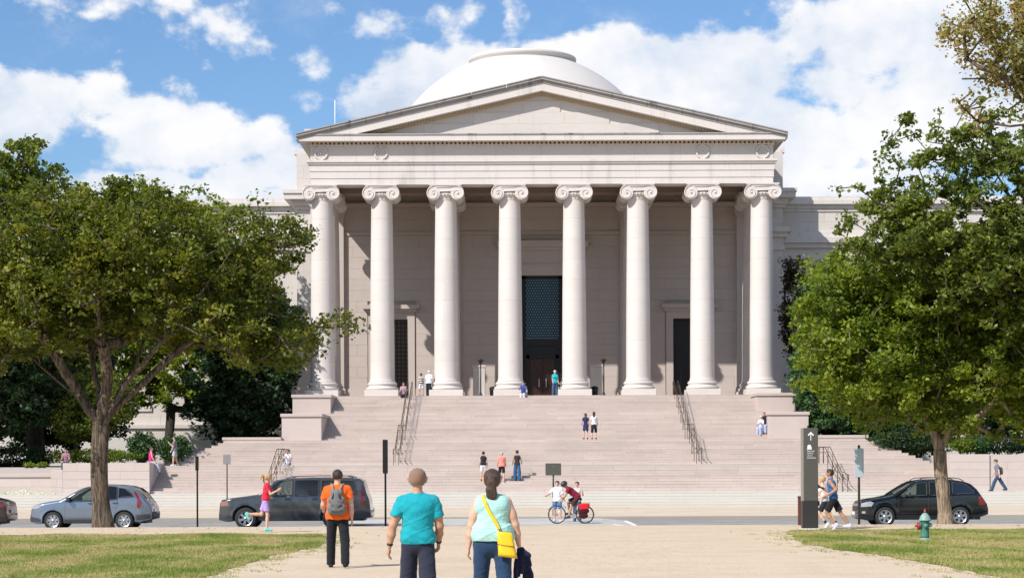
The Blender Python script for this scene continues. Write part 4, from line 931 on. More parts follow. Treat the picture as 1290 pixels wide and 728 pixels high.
# ------------------------------------------------------------ organic bodies: blended distance fields turned into one surface
def surface_nets(V, org, h):
    ins = V < 0; nx, ny, nz = V.shape
    c = np.zeros((nx - 1, ny - 1, nz - 1), np.uint8)
    for dx in (0, 1):
        for dy in (0, 1):
            for dz in (0, 1): c += ins[dx:nx - 1 + dx, dy:ny - 1 + dy, dz:nz - 1 + dz]
    act = (c > 0) & (c < 8); I = np.argwhere(act); idm = -np.ones(act.shape, np.int64); idm[act] = np.arange(len(I))
    P = np.zeros((len(I), 3)); cnt = np.zeros(len(I))
    cor = [(a, b, c_) for a in (0, 1) for b in (0, 1) for c_ in (0, 1)]
    for a in cor:
        for ax in range(3):
            if a[ax]: continue
            b = list(a); b[ax] = 1
            va = V[I[:, 0] + a[0], I[:, 1] + a[1], I[:, 2] + a[2]]; vb = V[I[:, 0] + b[0], I[:, 1] + b[1], I[:, 2] + b[2]]
            k = (va < 0) != (vb < 0); t = np.where(k, va / (va - vb + 1e-12), 0)
            p = np.tile(np.array(a, float), (len(I), 1)); p[:, ax] = t; P[k] += p[k]; cnt[k] += 1
    P = (I + P / cnt[:, None]) * h + org
    Fs = []
    for ax in range(3):
        o = [0, 1, 2]; o.remove(ax); u, w = o
        sa = [slice(None)] * 3; sb = [slice(None)] * 3; sa[ax] = slice(0, -1); sb[ax] = slice(1, None)
        A, B = ins[tuple(sa)], ins[tuple(sb)]; E = np.argwhere(A != B)
        k = (E[:, u] > 0) & (E[:, w] > 0) & (E[:, u] < V.shape[u] - 1) & (E[:, w] < V.shape[w] - 1); E = E[k]
        q = []
        for (du, dw) in ((0, 0), (-1, 0), (-1, -1), (0, -1)):
            e = E.copy(); e[:, u] += du; e[:, w] += dw; q.append(idm[e[:, 0], e[:, 1], e[:, 2]])
        q = np.stack(q, 1); fl = A[E[:, 0], E[:, 1], E[:, 2]]
        if ax == 1: fl = ~fl
        q[~fl] = q[~fl][:, ::-1]; q = q[(q >= 0).all(1)]; Fs.append(q)
    return P, np.concatenate(Fs)
def field_mesh(name, prims, h, mat, k=.02, wr=0.0, seed=0):
    """prims: dicts a,b (points) ra,rb (radii) sq (squash of depth y) ca,cb (flat cut at ends) sub (bool) k"""
    lo = np.min([np.minimum(p['a'] - max(p['ra'], p['rb']) * 1.02, p['b'] - max(p['ra'], p['rb']) * 1.02) for p in prims if not p.get('sub')], 0) - 3 * h - .01
    hi = np.max([np.maximum(p['a'] + max(p['ra'], p['rb']) * 1.02, p['b'] + max(p['ra'], p['rb']) * 1.02) for p in prims if not p.get('sub')], 0) + 3 * h + .01
    n = np.ceil((hi - lo) / h).astype(int) + 1; V = np.full(n, .5, np.float32)
    for p in prims:
        r = max(p['ra'], p['rb']) + k * 2 + 3 * h; pl = np.minimum(p['a'], p['b']) - r; ph = np.maximum(p['a'], p['b']) + r
        i0 = np.clip(np.floor((pl - lo) / h).astype(int), 0, n - 1); i1 = np.clip(np.ceil((ph - lo) / h).astype(int) + 1, 1, n)
        g = np.stack(np.meshgrid(*[lo[q] + h * np.arange(i0[q], i1[q]) for q in range(3)], indexing='ij'), -1)
        ctr = (p['a'] + p['b']) / 2; D = p.get('D', np.array([0, 1.0, 0])); sq = p.get('sq', 1.0)
        def S_(x):
            if sq == 1.0: return x
            d = (x - ctr) @ D; return x + d[..., None] * D * (1 / sq - 1)
        a, b = S_(p['a']), S_(p['b']); G = S_(g); ab = b - a; L2 = float(ab @ ab)
        t = np.clip(((G - a) @ ab) / L2, 0, 1) if L2 > 1e-10 else np.zeros(G.shape[:3])
        d = np.linalg.norm(G - a - t[..., None] * ab, axis=-1) - (p['ra'] + (p['rb'] - p['ra']) * t)
        if sq < 1: d = d * (sq * .5 + .5)
        if L2 > 1e-10:
            un = ab / math.sqrt(L2)
            if p.get('ca'): d = np.maximum(d, -((G - a) @ un) - p.get('ea', 0))
            if p.get('cb'): d = np.maximum(d, ((G - b) @ un) - p.get('eb', 0))
        if wr:
            ph_ = seed * 1.7; w = np.sin(g[..., 0] * 23 + 9 * g[..., 2] + ph_ + 2 * np.sin(g[..., 2] * 13)) * np.sin(g[..., 2] * 31 + g[..., 1] * 17 + ph_)
            w2 = np.sin(g[..., 0] * 11 + ph_ + g[..., 2] * 38 + 1.8 * np.sin(g[..., 0] * 19 + g[..., 2] * 7)); w3 = np.sin(-g[..., 0] * 17 + ph_ * 2 + g[..., 2] * 29 + 1.5 * np.sin(g[..., 2] * 11))
            d = d + wr * (w * .7 - .9 * np.maximum(0, w2) ** 3 * (.5 + .5 * np.sin(g[..., 2] * 6 + ph_)) - .8 * np.maximum(0, w3) ** 4)
        sl_ = tuple(slice(i0[q], i1[q]) for q in range(3)); cur = V[sl_]; kk = p.get('k', k)
        if p.get('sub'): V[sl_] = np.maximum(cur, -d)
        else:
            hh = np.maximum(kk - np.abs(cur - d), 0) / kk; V[sl_] = np.minimum(cur, d) - hh * hh * kk * .25
    P, Q = surface_nets(V, lo, h); return np_mesh(name, P, Q, mat, True)
V3 = lambda *a: np.array(a, float)
def C(a, b, ra, rb=None, sq=1.0, **kw): return dict(a=np.array(a, float), b=np.array(b, float), ra=ra, rb=ra if rb is None else rb, sq=sq, **kw)
def rot(v, ax, ang):
    return np.array(Matrix.Rotation(ang, 3, Vector(ax)) @ Vector(v))
SKINS = dict(light=(.62, .37, .26), tan=(.48, .26, .165), mid=(.40, .21, .13))
SK = {k: plain('skin_' + k, v, .55, 0, .06, 30, spec=.35) for k, v in SKINS.items()}
for m in SK.values():
    bsd = [n for n in m.node_tree.nodes if n.type == 'BSDF_PRINCIPLED'][0]; bsd.inputs['Subsurface Weight'].default_value = .12; bsd.inputs['Subsurface Radius'].default_value = (.02, .008, .004); bsd.inputs['Subsurface Scale'].default_value = .5
HAIR = {'black': (.012, .010, .009), 'brown': (.05, .025, .014), 'dark': (.028, .016, .010), 'blond': (.42, .26, .11), 'grey': (.35, .33, .30), 'white': (.6, .58, .54), 'buzz': (.25, .155, .105)}
HM = {}
def strand(name, col):
    m = bpy.data.materials.new(name); m.use_nodes = True; t = NT(m.node_tree); tc = t.n('ShaderNodeTexCoord')
    mp = t.n('ShaderNodeMapping', None, Vector=tc.outputs['Object'], Scale=(1, 1, .10)); n = t.n('ShaderNodeTexNoise', None, Vector=mp, Scale=170.0, Detail=5.0, Roughness=.7); n2 = t.n('ShaderNodeTexNoise', None, Vector=mp, Scale=30.0, Detail=3.0)
    f = t.smooth(t.m('ADD', t.m('MULTIPLY', n, .6), t.m('MULTIPLY', n2, .4)), .38, .64)
    bs = t.n('ShaderNodeBsdfPrincipled', None, Base_Color=t.mix(f, (*[x * .55 for x in col], 1), (*[min(1, x * 2.1) for x in col], 1)), Roughness=.42, Normal=t.n('ShaderNodeBump', None, Strength=.9, Distance=.012, Height=n))
    t.n('ShaderNodeOutputMaterial', None, Surface=bs); return m
def hairmat(k):
    if k not in HM: HM[k] = strand('hair_' + k, HAIR[k]) if k != 'buzz' else cloth('hair_buzz', HAIR[k], .3, .8, .3, 120)
    return HM[k]
CM = {}
def cm(col, **kw):
    key = (tuple(col), str(kw))
    if key not in CM: CM[key] = cloth('cloth', col, **kw)
    return CM[key]
SHOE = {}
def person(name_label, x, y, z, rz=0, H=1.75, lod=2, skin='light', hair='brown', hairstyle='short', build=1.0, female=False,
           lean=0, side=0, legL=(0, 0), legR=(0, 0), armL=(5, 8, 10), armR=(5, 8, 10), head=(0, 0), top=None, bottom=None, shoes=(.05, .05, .05), socks=None,
           waist=1.0, extra=None, hipw=1.0, belly=0, gait_z=None, hat=None, hs=1.0, armrotL=0, armrotR=0):
    """angles in degrees: leg (hip forward, knee bend[, out]); arm (swing forward, out, elbow bend); faces +y at rz = 0.
    top: (colour, sleeve 0..1.2, kind), bottom: (colour, length 0..1, width)"""
    h = {0: .0062, 1: .010, 2: .016, 3: .022}[lod]; s = H / 1.8; B = build
    t = thing('person', (x, y, z), R(rz), name_label, 'person')
    # pelvis frame
    th, sh_ = .44 * s, .43 * s; hipz = .94 * s; hw = .095 * s * hipw
    def leg(sd, ang):
        o = (ang[2] if len(ang) > 2 else 3) * sd
        hip = V3(sd * hw, 0, 0); d1 = rot((0, 0, -1), (1, 0, 0), R(ang[0])); d1 = rot(d1, (0, 1, 0), -R(o)); d2 = rot((0, 0, -1), (1, 0, 0), R(ang[0] - ang[1])); d2 = rot(d2, (0, 1, 0), -R(o * .4))
        knee = hip + d1 * th; ank = knee + d2 * sh_
        fa = ang[3] if len(ang) > 3 else (0 if ang[1] < 25 else -min(60, ang[1] * .8))
        fd = rot((0, 1, 0), (1, 0, 0), R(fa)); fd = rot(fd, (0, 0, 1), -R(5 * sd)); return hip, knee, ank, fd
    LL, RL = leg(-1, legL), leg(1, legR)
    minz = min(min(q[2][2], (q[2] + q[3] * .15 * s)[2]) for q in (LL, RL))
    if gait_z is None: pelvis_z = -minz + .075 * s
    else: pelvis_z = gait_z
    pel = V3(0, 0, pelvis_z)
    LL, RL = [tuple((p + pel) if i < 3 else p for i, p in enumerate(q)) for q in (LL, RL)]
    ln, sd_ = R(lean), R(side)
    T = lambda v: rot(rot(np.array(v, float) * s, (1, 0, 0), -ln), (0, 1, 0), sd_) + pel     # torso frame -> thing frame (forward lean positive)
    TD = rot((0, 1, 0), (1, 0, 0), -ln)
    nk = T((0, .005, .575)); hd0 = T((0, .01, .60)); hp, ht = R(head[0]), R(head[1])
    HR = lambda v: rot(rot(np.array(v, float) * s * hs, (1, 0, 0), -hp), (0, 0, 1), ht) + hd0
    sw = (.165 if female else .188) * (1 + (B - 1) * .45)
    def arm(sd, ang, ar):
        shd = T((sd * sw * .97, 0, .482)); 
        d1 = rot((0, 0, -1), (0, 1, 0), -R(ang[1] * sd)); d1 = rot(d1, (1, 0, 0), R(ang[0] - lean))
        d2 = rot((0, 0, -1), (0, 1, 0), -R(ang[1] * sd * .35 + ar * sd)); d2 = rot(d2, (1, 0, 0), R(ang[0] + ang[2] - lean))
        el = shd + d1 * .285 * s; wr_ = el + d2 * .25 * s; return shd, el, wr_, d2
    LA, RA = arm(-1, armL, armrotL), arm(1, armR, armrotR)
    wst = (.128 if female else .14) * B * waist; ch = (.15 if female else .165) * B
    torso = [C(T((-.045 * hipw, 0, .02)), T((.045 * hipw, 0, .02)), .118 * B * hipw * s, sq=.86, D=TD), C(T((0, 0, .06)), T((0, 0, .24)), .132 * B * hipw * s, wst * s, .78, D=TD), C(T((0, 0, .22)), T((0, .0, .38)), wst * s, ch * s, .74, D=TD),
             C(T((-sw * .5, -.005, .44)), T((sw * .5, -.005, .44)), .098 * s * B, .098 * s * B, .95, D=TD), C(T((-sw * .82, 0, .495)), T((sw * .82, 0, .495)), .058 * s, .058 * s), C(T((-sw * .45, 0, .515)), T((0, 0, .56)), .05 * s, .056 * s), C(T((sw * .45, 0, .515)), T((0, 0, .56)), .05 * s, .056 * s)]
    if belly: torso.append(C(T((0, .06, .14)), T((0, .06, .22)), belly * s))
    if female: torso += [C(T((-.075, .085, .385)), T((-.075, .09, .375)), .07 * s), C(T((.075, .085, .385)), T((.075, .09, .375)), .07 * s)]
    neck = [C(T((0, -.005, .52)), HR((0, -.012, .06)), .060 * s * (1 if not female else .88), .054 * s * (1 if not female else .88))]
    hz = .135
    hd = [C(HR((0, -.014, hz + .022)), HR((0, -.012, hz - .010)), .082 * s * hs, .078 * s * hs, sq=1.0), C(HR((0, -.030, hz + .022)), HR((0, -.03, hz + .024)), .080 * s * hs), C(HR((0, .018, hz + .02)), HR((0, .018, hz)), .080 * s * hs, .074 * s * hs), C(HR((0, .035, hz - .045)), HR((0, .048, hz - .072)), .056 * s * hs, .038 * s * hs), C(HR((0, -.045, hz + .005)), HR((0, -.04, hz + .02)), .070 * s * hs)]
    if lod < 3: hd += [C(HR((0, .090, hz + .005)), HR((0, .108, hz - .022)), .010 * s * hs, .014 * s * hs, k=.01), C(HR((-.088, -.008, hz - .028)), HR((-.094, -.016, hz + .014)), .014 * s * hs, .019 * s * hs, k=.008), C(HR((.088, -.008, hz - .028)), HR((.094, -.016, hz + .014)), .014 * s * hs, .019 * s * hs, k=.008),
                           C(HR((-.03, .082, hz - .052)), HR((.03, .082, hz - .052)), .010 * s * hs, k=.008), C(HR((-.034, .08, hz + .032)), HR((.034, .08, hz + .032)), .012 * s * hs, k=.01)]
    prims = torso + neck + hd
    ua = (.046 if female else .052) * (1 + (B - 1) * 1.3); fa_ = (.036 if female else .041) * (1 + (B - 1))
    for (shd, el, wr_, d2), sd in ((LA, -1), (RA, 1)):
        prims += [C(shd, shd * .4 + el * .6, ua * 1.0 * s, ua * s), C(shd * .5 + el * .5, el, ua * s, fa_ * 1.02 * s), C(el, el * .55 + wr_ * .45, fa_ * s, fa_ * 1.03 * s), C(el * .55 + wr_ * .45, wr_, fa_ * s, .026 * s)]
        # hand: palm, four fingers, thumb
        fw = rot(d2, (1, 0, 0), R(8)); out = V3(sd, 0, 0); fr_ = np.cross(fw, out); fr_ /= np.linalg.norm(fr_); out = np.cross(fr_, fw); 
        if np.dot(fr_, (0, 1, 0)) < 0: fr_ = -fr_
        pc = wr_ + fw * .05 * s
        prims.append(C(wr_ + fw * .01 * s, wr_ + fw * .075 * s, .024 * s, .036 * s, .62, D=out / np.linalg.norm(out), k=.015))
        if lod <= 1:
            for i, (fl, off) in enumerate(((.070, .028), (.078, .010), (.074, -.009), (.058, -.026))):
                a = wr_ + fw * .085 * s + fr_ * off * s; dd = fw * .9 - out * .25 * 1.0; dd /= np.linalg.norm(dd); b_ = a + dd * fl * .55 * s; d3 = fw * .55 - out * .75; d3 /= np.linalg.norm(d3); c_ = b_ + d3 * fl * .5 * s
                prims += [C(a, b_, .0098 * s, .0088 * s, k=.004), C(b_, c_, .0088 * s, .0075 * s, k=.004)]
            a = wr_ + fw * .03 * s + fr_ * .026 * s; b_ = a + (fw * .6 + fr_ * .6 - out * .2) * .045 * s; c_ = b_ + (fw * .9 - out * .3) * .032 * s
            prims += [C(a, b_, .013 * s, .0105 * s, k=.008), C(b_, c_, .0102 * s, .0085 * s, k=.004)]
        else: prims += [C(wr_ + fw * .08 * s, wr_ + fw * .14 * s - out * .02 * s, .026 * s, .018 * s, .6, D=out / np.linalg.norm(out)), C(wr_ + fw * .03 * s + fr_ * .02 * s, wr_ + fw * .08 * s + fr_ * .045 * s, .013 * s, .010 * s)]
    tr = .082 * (1 + (B - 1) * .9) * (hipw * .5 + .5); cr = .056 * (1 + (B - 1) * .6)
    for hip, knee, ank, fd in (LL, RL):
        prims += [C(hip, hip * .35 + knee * .65, tr * s, tr * .80 * s), C(hip * .4 + knee * .6, knee, tr * .8 * s, .053 * s), C(knee, knee * .65 + ank * .35, .052 * s, cr * s), C(knee * .65 + ank * .35, ank, cr * s, .034 * s),
                  C(ank - fd * .03 * s - V3(0, 0, .03 * s), ank + fd * .13 * s - V3(0, 0, .045 * s), .034 * s, .028 * s)]
    body = link('body', field_mesh('body', prims, h, SK[skin], .022 * s), t)
    # eyes and mouth
    b = MB()
    for sd in (-1, 1): e = HR((sd * .032, .093, hz + .012)); b.lathe([(0, -.008), (.008, -.003), (.008, .003), (0, .008)], 8, tuple(e))
    b.build('eyes', M['black_metal'], t)
    # hair
    hh = []
    if hairstyle in ('short', 'buzz', 'long', 'tail', 'twin', 'bun'):
        g_ = {'buzz': .008, 'short': .010}.get(hairstyle, .012)
        hh += [C(HR((0, -.03, hz + .028)), HR((0, -.01, hz + .030)), (.082 + g_) * s * hs), C(HR((0, -.014, hz + .024)), HR((0, -.014, hz - .010)), (.083 + g_) * s * hs, (.079 + g_) * s * hs), C(HR((0, .012, hz + .030)), HR((0, .012, hz + .034)), (.079 + g_) * s * hs), C(HR((0, -.036, hz + .0)), HR((0, -.034, hz + .024)), (.078 + g_ * .8) * s * hs)]
        fx = HR((0, .075, hz - .035)); hh.append(C(fx, HR((0, .11, hz - .20)), .085 * s * hs, .085 * s * hs, sub=True)); hh.append(C(HR((-.1, .06, hz - .04)), HR((.1, .06, hz - .04)), .062 * s * hs, .062 * s * hs, sub=True))
        hh.append(C(HR((0, -.02, hz - .17)), HR((0, .0, hz - .23)), (.125 if hairstyle in ('short', 'buzz') else .11) * s * hs, sub=True) if hairstyle != 'long' else C(HR((0, .1, hz - .17)), HR((0, .1, hz - .23)), .09 * s * hs, sub=True))
        if hairstyle == 'long': hh.insert(2, C(HR((0, -.055, hz - .03)), HR((0, -.07, hz - .20)), .085 * s * hs, .075 * s * hs, .6, D=TD))
        post = []
        if hairstyle == 'tail': post = [C(HR((0, -.10, hz + .0)), HR((0, -.112, hz - .03)), .045 * s * hs, .045 * s * hs), C(HR((0, -.12, hz - .045)), HR((0, -.105, hz - .17)), .054 * s * hs, .062 * s * hs, .7, D=TD), C(HR((-.02, -.115, hz - .12)), HR((.025, -.105, hz - .20)), .045 * s * hs, .03 * s * hs)]
        if hairstyle == 'tailup': pass
        if hairstyle == 'twin': post = [C(HR((0, -.12, hz + .05)), HR((0, -.20, hz + .045)), .025 * s * hs, .04 * s * hs), C(HR((0, -.20, hz + .045)), HR((0, -.24, hz - .05)), .04 * s * hs, .02 * s * hs)]
        if hairstyle == 'bun': post = [C(HR((0, -.10, hz + .07)), HR((0, -.11, hz + .075)), .045 * s * hs)]
        link('hair', field_mesh('hair', hh + post, h, hairmat(hair), .012), t)
    if hat: link('helmet', field_mesh('helmet', [C(HR((0, -.03, hz + .03)), HR((0, .03, hz + .035)), .118 * s, .108 * s), C(HR((0, 0, hz - .13)), HR((0, .0, hz - .16)), .14 * s, sub=True)], h, plain('helmet_paint', hat, .3, coat=.4), .02), t)
    # clothes
    e = .014 if lod < 2 else .018
    wrk = .0075 if lod < 2 else .004
    if top:
        col, sleeve, kind = top[:3]; pr = []
        bot = kind.get('bottom', .0) if isinstance(kind, dict) else .0; loose = kind.get('loose', 0) if isinstance(kind, dict) else 0; tank = kind.get('tank', 0) if isinstance(kind, dict) else 0
        pr += [C(T((-.045 * hipw, 0, .02 + bot)), T((.045 * hipw, 0, .02 + bot)), (.130 * B * hipw + e + loose) * s, sq=.9, D=TD), C(T((0, 0, .05 + bot)), T((0, 0, .24)), (.139 * B * hipw + e + loose) * s, (wst + e + loose) * s, .80, D=TD), C(T((0, 0, .22)), T((0, 0, .38)), (wst + e + loose) * s, (ch + e) * s, .76, D=TD),
               C(T((-sw * .5, -.005, .44)), T((sw * .5, -.005, .44)), (.1 * B + e) * s, sq=.95, D=TD)]
        if not tank: pr += [C(T((-sw * .86, 0, .492)), T((sw * .86, 0, .492)), (.061 + e) * s), C(T((-sw * .45, 0, .515)), T((0, 0, .552)), (.05 + e) * s), C(T((sw * .45, 0, .515)), T((0, 0, .552)), (.05 + e) * s)]
        else:
            tw = tank
            pr += [C(T((-sw * tw, 0, .495)), T((sw * tw, 0, .495)), (.056 + e) * s)]
            if tank > .5: pr += [C(T((-sw * .35, 0, .515)), T((0, 0, .55)), (.05 + e) * s), C(T((sw * .35, 0, .515)), T((0, 0, .55)), (.05 + e) * s)]
        if belly: pr.append(C(T((0, .06, .14)), T((0, .06, .22)), (belly + e) * s))
        if female: pr += [C(T((-.075, .085, .385)), T((-.075, .09, .375)), (.07 + e) * s), C(T((.075, .085, .385)), T((.075, .09, .375)), (.07 + e) * s)]
        ub = T((0, 0, -.06 + bot)); uc = T((0, 0, -.5 + bot)); pr.append(C(ub, uc, .45 * s, sub=True, ca=True))
        if sleeve > 0:
            for shd, el, wr_, d2 in (LA, RA):
                q = min(1, sleeve); end = shd * (1 - q) + el * q; pr.append(C(shd, end, (ua * 1.0 + e * .7) * s, (ua + e * 1.5) * s, cb=True))
                if sleeve > 1: end2 = el * (2 - sleeve) + wr_ * (sleeve - 1); pr.append(C(el, end2, (fa_ + e * 1.5) * s, (.034 + e) * s, cb=True))
        link('shirt', field_mesh('shirt', pr, h, cm(col, **(kind.get('mat', {}) if isinstance(kind, dict) else {})), .02, wrk, 1), t)
    if bottom:
        col, ln_, wd = bottom[:3]; skirt = len(bottom) > 3 and bottom[3] == 'skirt'; pr = [C(T((-.045 * hipw, 0, .0)), T((.045 * hipw, 0, .0)), (.118 * B * hipw + e * .4) * s, sq=.86, D=TD), C(T((0, 0, .02)), T((0, 0, .12)), (.126 * B * hipw + e * .2) * s, sq=.8, D=TD, cb=True)]
        for hip, knee, ank, fd in (LL, RL):
            q = min(1, ln_ * 2); end = hip * (1 - q) + knee * q
            pr.append(C(hip - V3(0, 0, .03 * s), end, (tr + e * .6) * s, (tr * (1 - q) + .060 * q + e + wd * q) * s, cb=ln_ <= .5))
            if ln_ > .5: q2 = (ln_ - .5) * 2; end2 = knee * (1 - q2) + ank * q2; pr.append(C(knee, end2, (.058 + e + wd) * s, (cr * .82 + e + wd) * s, cb=True, eb=.03))
        if skirt: pr.append(C(T((0, 0, .05)), T((0, 0, -.28)), (.14 * hipw) * s, (.20 * hipw) * s, .85, D=TD, ca=True, cb=True))
        link('shorts' if ln_ <= .5 else 'trousers', field_mesh('trousers', pr, h, cm(col), .02, wrk * .45, 4), t)
    if shoes is not None:
        for q in (LL, RL):
            ank, fd = q[2], q[3]; upv = np.cross(fd, (-1, 0, 0)); upv = upv / np.linalg.norm(upv); upv = upv if upv[2] > 0 else -upv
            a = ank - fd * .035 * s - upv * .035 * s; c_ = ank + fd * .15 * s - upv * .045 * s
            pr = [C(a, c_, .043 * s, .036 * s), C(ank - fd * .02 * s, ank + fd * .05 * s - upv * .02 * s, .046 * s, .042 * s), C(a - upv * .022 * s, c_ - upv * .010 * s, .036 * s, .034 * s)]
            link('shoe', field_mesh('shoe', pr, min(h, .016), cm(shoes, wr=.1), .015), t)
        if socks:
            link('socks', field_mesh('socks', [C(q[2] + (q[1] - q[2]) * .05, q[2] + (q[1] - q[2]) * .30, .042 * s, .052 * s, cb=True) for q in (LL, RL)], h, cm(socks), .01), t)
    return t, dict(T=T, LA=LA, RA=RA, LL=LL, RL=RL, HR=HR, TD=TD, s=s, h=h, B=B, sw=sw, ch=ch, wst=wst)
def PX(px, Y): return (px - 645) * Y / F

# man in the teal T-shirt
Yt = 23.0
t1, k1 = person('man with shaved head in a teal T-shirt and dark trousers walking away', PX(526, Yt), Yt, 0, 0, 1.80, 0, 'tan', 'buzz', 'buzz', 1.12, hs=1.08, legL=(14, 4), legR=(-12, 14), armL=(-8, 19, 14), armR=(6, 12, 30), armrotL=3, armrotR=-8, top=((.008, .31, .37), .62, dict(loose=.004, bottom=.055)), bottom=((.022, .026, .045), 1, .026), shoes=(.03, .03, .03), head=(2, -6))
for A_, nm in ((k1['LA'], 'dark wristband'), (k1['RA'], 'black wristwatch')):
    w = A_[1] * .1 + A_[2] * .9; d = A_[3]; MB().tube([tuple(w - d * .012), tuple(w + d * .012)], .036, 14).build('wristwatch' if 'watch' in nm else 'wristband', M['black_metal'], t1)
# woman in mint top
t2, k2 = person('woman with brown ponytail in a mint sleeveless top and jeans walking away', PX(620, Yt), Yt, 0, 0, 1.78, 0, 'light', 'brown', 'tail', 1.18, True, hs=1.05, waist=1.14, hipw=1.20, legL=(10, 6), legR=(-12, 12), armL=(-4, 15, 8), armR=(2, 20, 12), armrotL=2, armrotR=2, top=((.40, .67, .59), 0, dict(tank=.70, bottom=.085, loose=.006, mat=dict(stripe=((.36, .62, .55), 28)))), bottom=((.018, .045, .10), 1, .012), shoes=(.2, .15, .1), head=(4, -4))
# yellow bag on its strap, and the jacket she carries
T = k2['T']
ypl = plain('yellow_leather', (.80, .50, .012), .4, 0, .08, 20, bump=.2)
tb = thing('shoulder_bag', (0, 0, 0), 0, 'yellow crossbody bag hanging on the mint top woman\'s hip', 'bag')
def body_pts(pts): return [tuple(T(p) + np.array((PX(620, Yt), Yt, 0))) for p in pts]
b = MB(); P = body_pts([(-.115, .04, .575), (-.112, -.07, .565), (-.085, -.155, .47), (-.03, -.175, .36), (.04, -.185, .25), (.09, -.195, .15)]); up = None
for (a, c) in zip(P[:-1], P[1:]):
    a, c = Vector(a), Vector(c); d = (c - a).normalized(); n_ = Vector((0, -1, 0)); w = d.cross(n_).normalized() * .019
    b.add([a - w, a + w, c + w, c - w, a - w + n_ * .006, a + w + n_ * .006, c + w + n_ * .006, c - w + n_ * .006], [(0, 1, 2, 3), (7, 6, 5, 4), (0, 4, 5, 1), (1, 5, 6, 2), (2, 6, 7, 3), (3, 7, 4, 0)])
b.build('strap', ypl, tb)
c0 = T((.15, -.195, .03)) + np.array((PX(620, Yt), Yt, 0))
bb = MB(); nU, nV = 12, 12
def bagpt(u, v, sd): w_ = .082 + .028 * (1 - v); x_ = (-1 + 2 * u) * w_ + .018 * (1 - v); z_ = -.165 + .285 * v - .045 * (u - .0) * (1 - v * .3); th_ = (.016 + .040 * (1 - v) ** .5 * (1 - .6 * abs(2 * u - 1) ** 3)) * (1 if 0 < u < 1 and 0 < v < 1 else .25); return (x_, sd * th_ + .004 * math.sin(u * 9 + v * 14) * (0 < u < 1), z_)
for sd in (-1, 1): bb.add([bagpt(i / nU, j / nV, sd) for j in range(nV + 1) for i in range(nU + 1)], [tuple([j * (nU + 1) + i, j * (nU + 1) + i + 1, (j + 1) * (nU + 1) + i + 1, (j + 1) * (nU + 1) + i][::-sd]) for j in range(nV) for i in range(nU)], True)
rim = [(i, 0) for i in range(nU)] + [(nU, j) for j in range(nV)] + [(i, nV) for i in range(nU, 0, -1)] + [(0, j) for j in range(nV, 0, -1)]; o1 = (nU + 1) * (nV + 1)
for k in range(len(rim)):
    p, q = rim[k], rim[(k + 1) % len(rim)]; a_, c_ = p[1] * (nU + 1) + p[0], q[1] * (nU + 1) + q[0]; bb.f.append((a_, a_ + o1, c_ + o1, c_)); bb.sm.append(True)
bag = bb.mesh('bag_body', ypl, True)
link('bag_body', bag, tb, tuple(c0), (0, R(-4), 0))
fb = MB()
fb.add([(lambda p: (p[0] * 1.02, p[1] - .007, p[2] + .003))(bagpt(i / nU, 1 - .52 * j / 8, -1)) for j in range(9) for i in range(nU + 1)], [(j * (nU + 1) + i, (j + 1) * (nU + 1) + i, (j + 1) * (nU + 1) + i + 1, j * (nU + 1) + i + 1) for j in range(8) for i in range(nU)], True)
link('flap', fb.mesh('flap', ypl), tb, tuple(c0), (0, R(-4), 0))
MB().tube([(lambda p: (p[0] + c0[0], p[1] - .012 + c0[1], p[2] + c0[2]))(bagpt(i / 10, .48, -1)) for i in range(11)], .003, 5).build('zip', plain('zip_metal', (.4, .3, .1), .4, .8), tb)
MB().tube([(c0[0] - .07, c0[1] - .02, c0[2] + .13), (c0[0] - .06, c0[1] - .025, c0[2] + .16)], .012, 8).build('buckle', plain('buckle_metal', (.35, .33, .3), .3, 1), tb)
hnd = k2['RA'][2] + k2['RA'][3] * .07 + np.array((PX(620, Yt), Yt, 0))
rg = np.random.default_rng(4); pr = []
for i in range(15):
    a = rg.uniform(-.06, .09); bq = rg.uniform(-.12, .13); L_ = rg.uniform(.12, .42) * (1 if bq < .06 else .6)
    p0 = V3(a * .35 + .01, rg.uniform(-.02, .03), .02); p1 = V3(a * 1.5 + bq * .4 + .02, rg.uniform(-.04, .05), -L_); mid = (p0 + p1) / 2 + V3(bq * .3, rg.uniform(-.03, .03), .03)
    pr += [C(p0, mid, .022, .034), C(mid, p1, .034, .026)]
pr = [dict(p, b=p['b'] * V3(.95, 1, .85), a=p['a'] * V3(.95, 1, .85)) for p in pr]
tj = tag(link('jacket', field_mesh('jacket', pr, .0065, cm((.012, .014, .045), wr=1.5), .012, .008), None, tuple(hnd)), 'crumpled navy jacket dangling from the woman\'s right hand', 'jacket')
# man in orange with grey backpack
t3, k3 = person('man in a bright orange T-shirt and black trousers walking towards the stairs', PX(425, 36.3), 36.3, 0, 0, 1.80, 1, 'light', 'dark', 'short', 1.16, legL=(10, 4, 4), legR=(-10, 12, 6), armL=(12, 14, 55), armR=(-6, 10, 12), top=((.80, .12, .010), .60, dict(loose=.015)), bottom=((.012, .013, .016), 1, .012), shoes=(.02, .02, .02), head=(4, 3))
T = k3['T']; gp = cm((.16, .16, .16), wr=.8)
bp = thing('backpack', (PX(425, 36.3), 36.3, 0), 0, 'grey backpack on the back of the man in orange', 'backpack')
pk = [C(T((-.07, -.20, .44)), T((.07, -.20, .44)), .05), C(T((-.09, -.20, .30)), T((.09, -.20, .30)), .07), C(T((-.10, -.21, .16)), T((.10, -.21, .16)), .075), C(T((-.10, -.21, .10)), T((.10, -.21, .10)), .065), C(T((0, -.2, .4)), T((0, -.2, .15)), .10, .12, .8)]
link('pack_body', field_mesh('pack_body', pk, .011, gp, .03), bp)
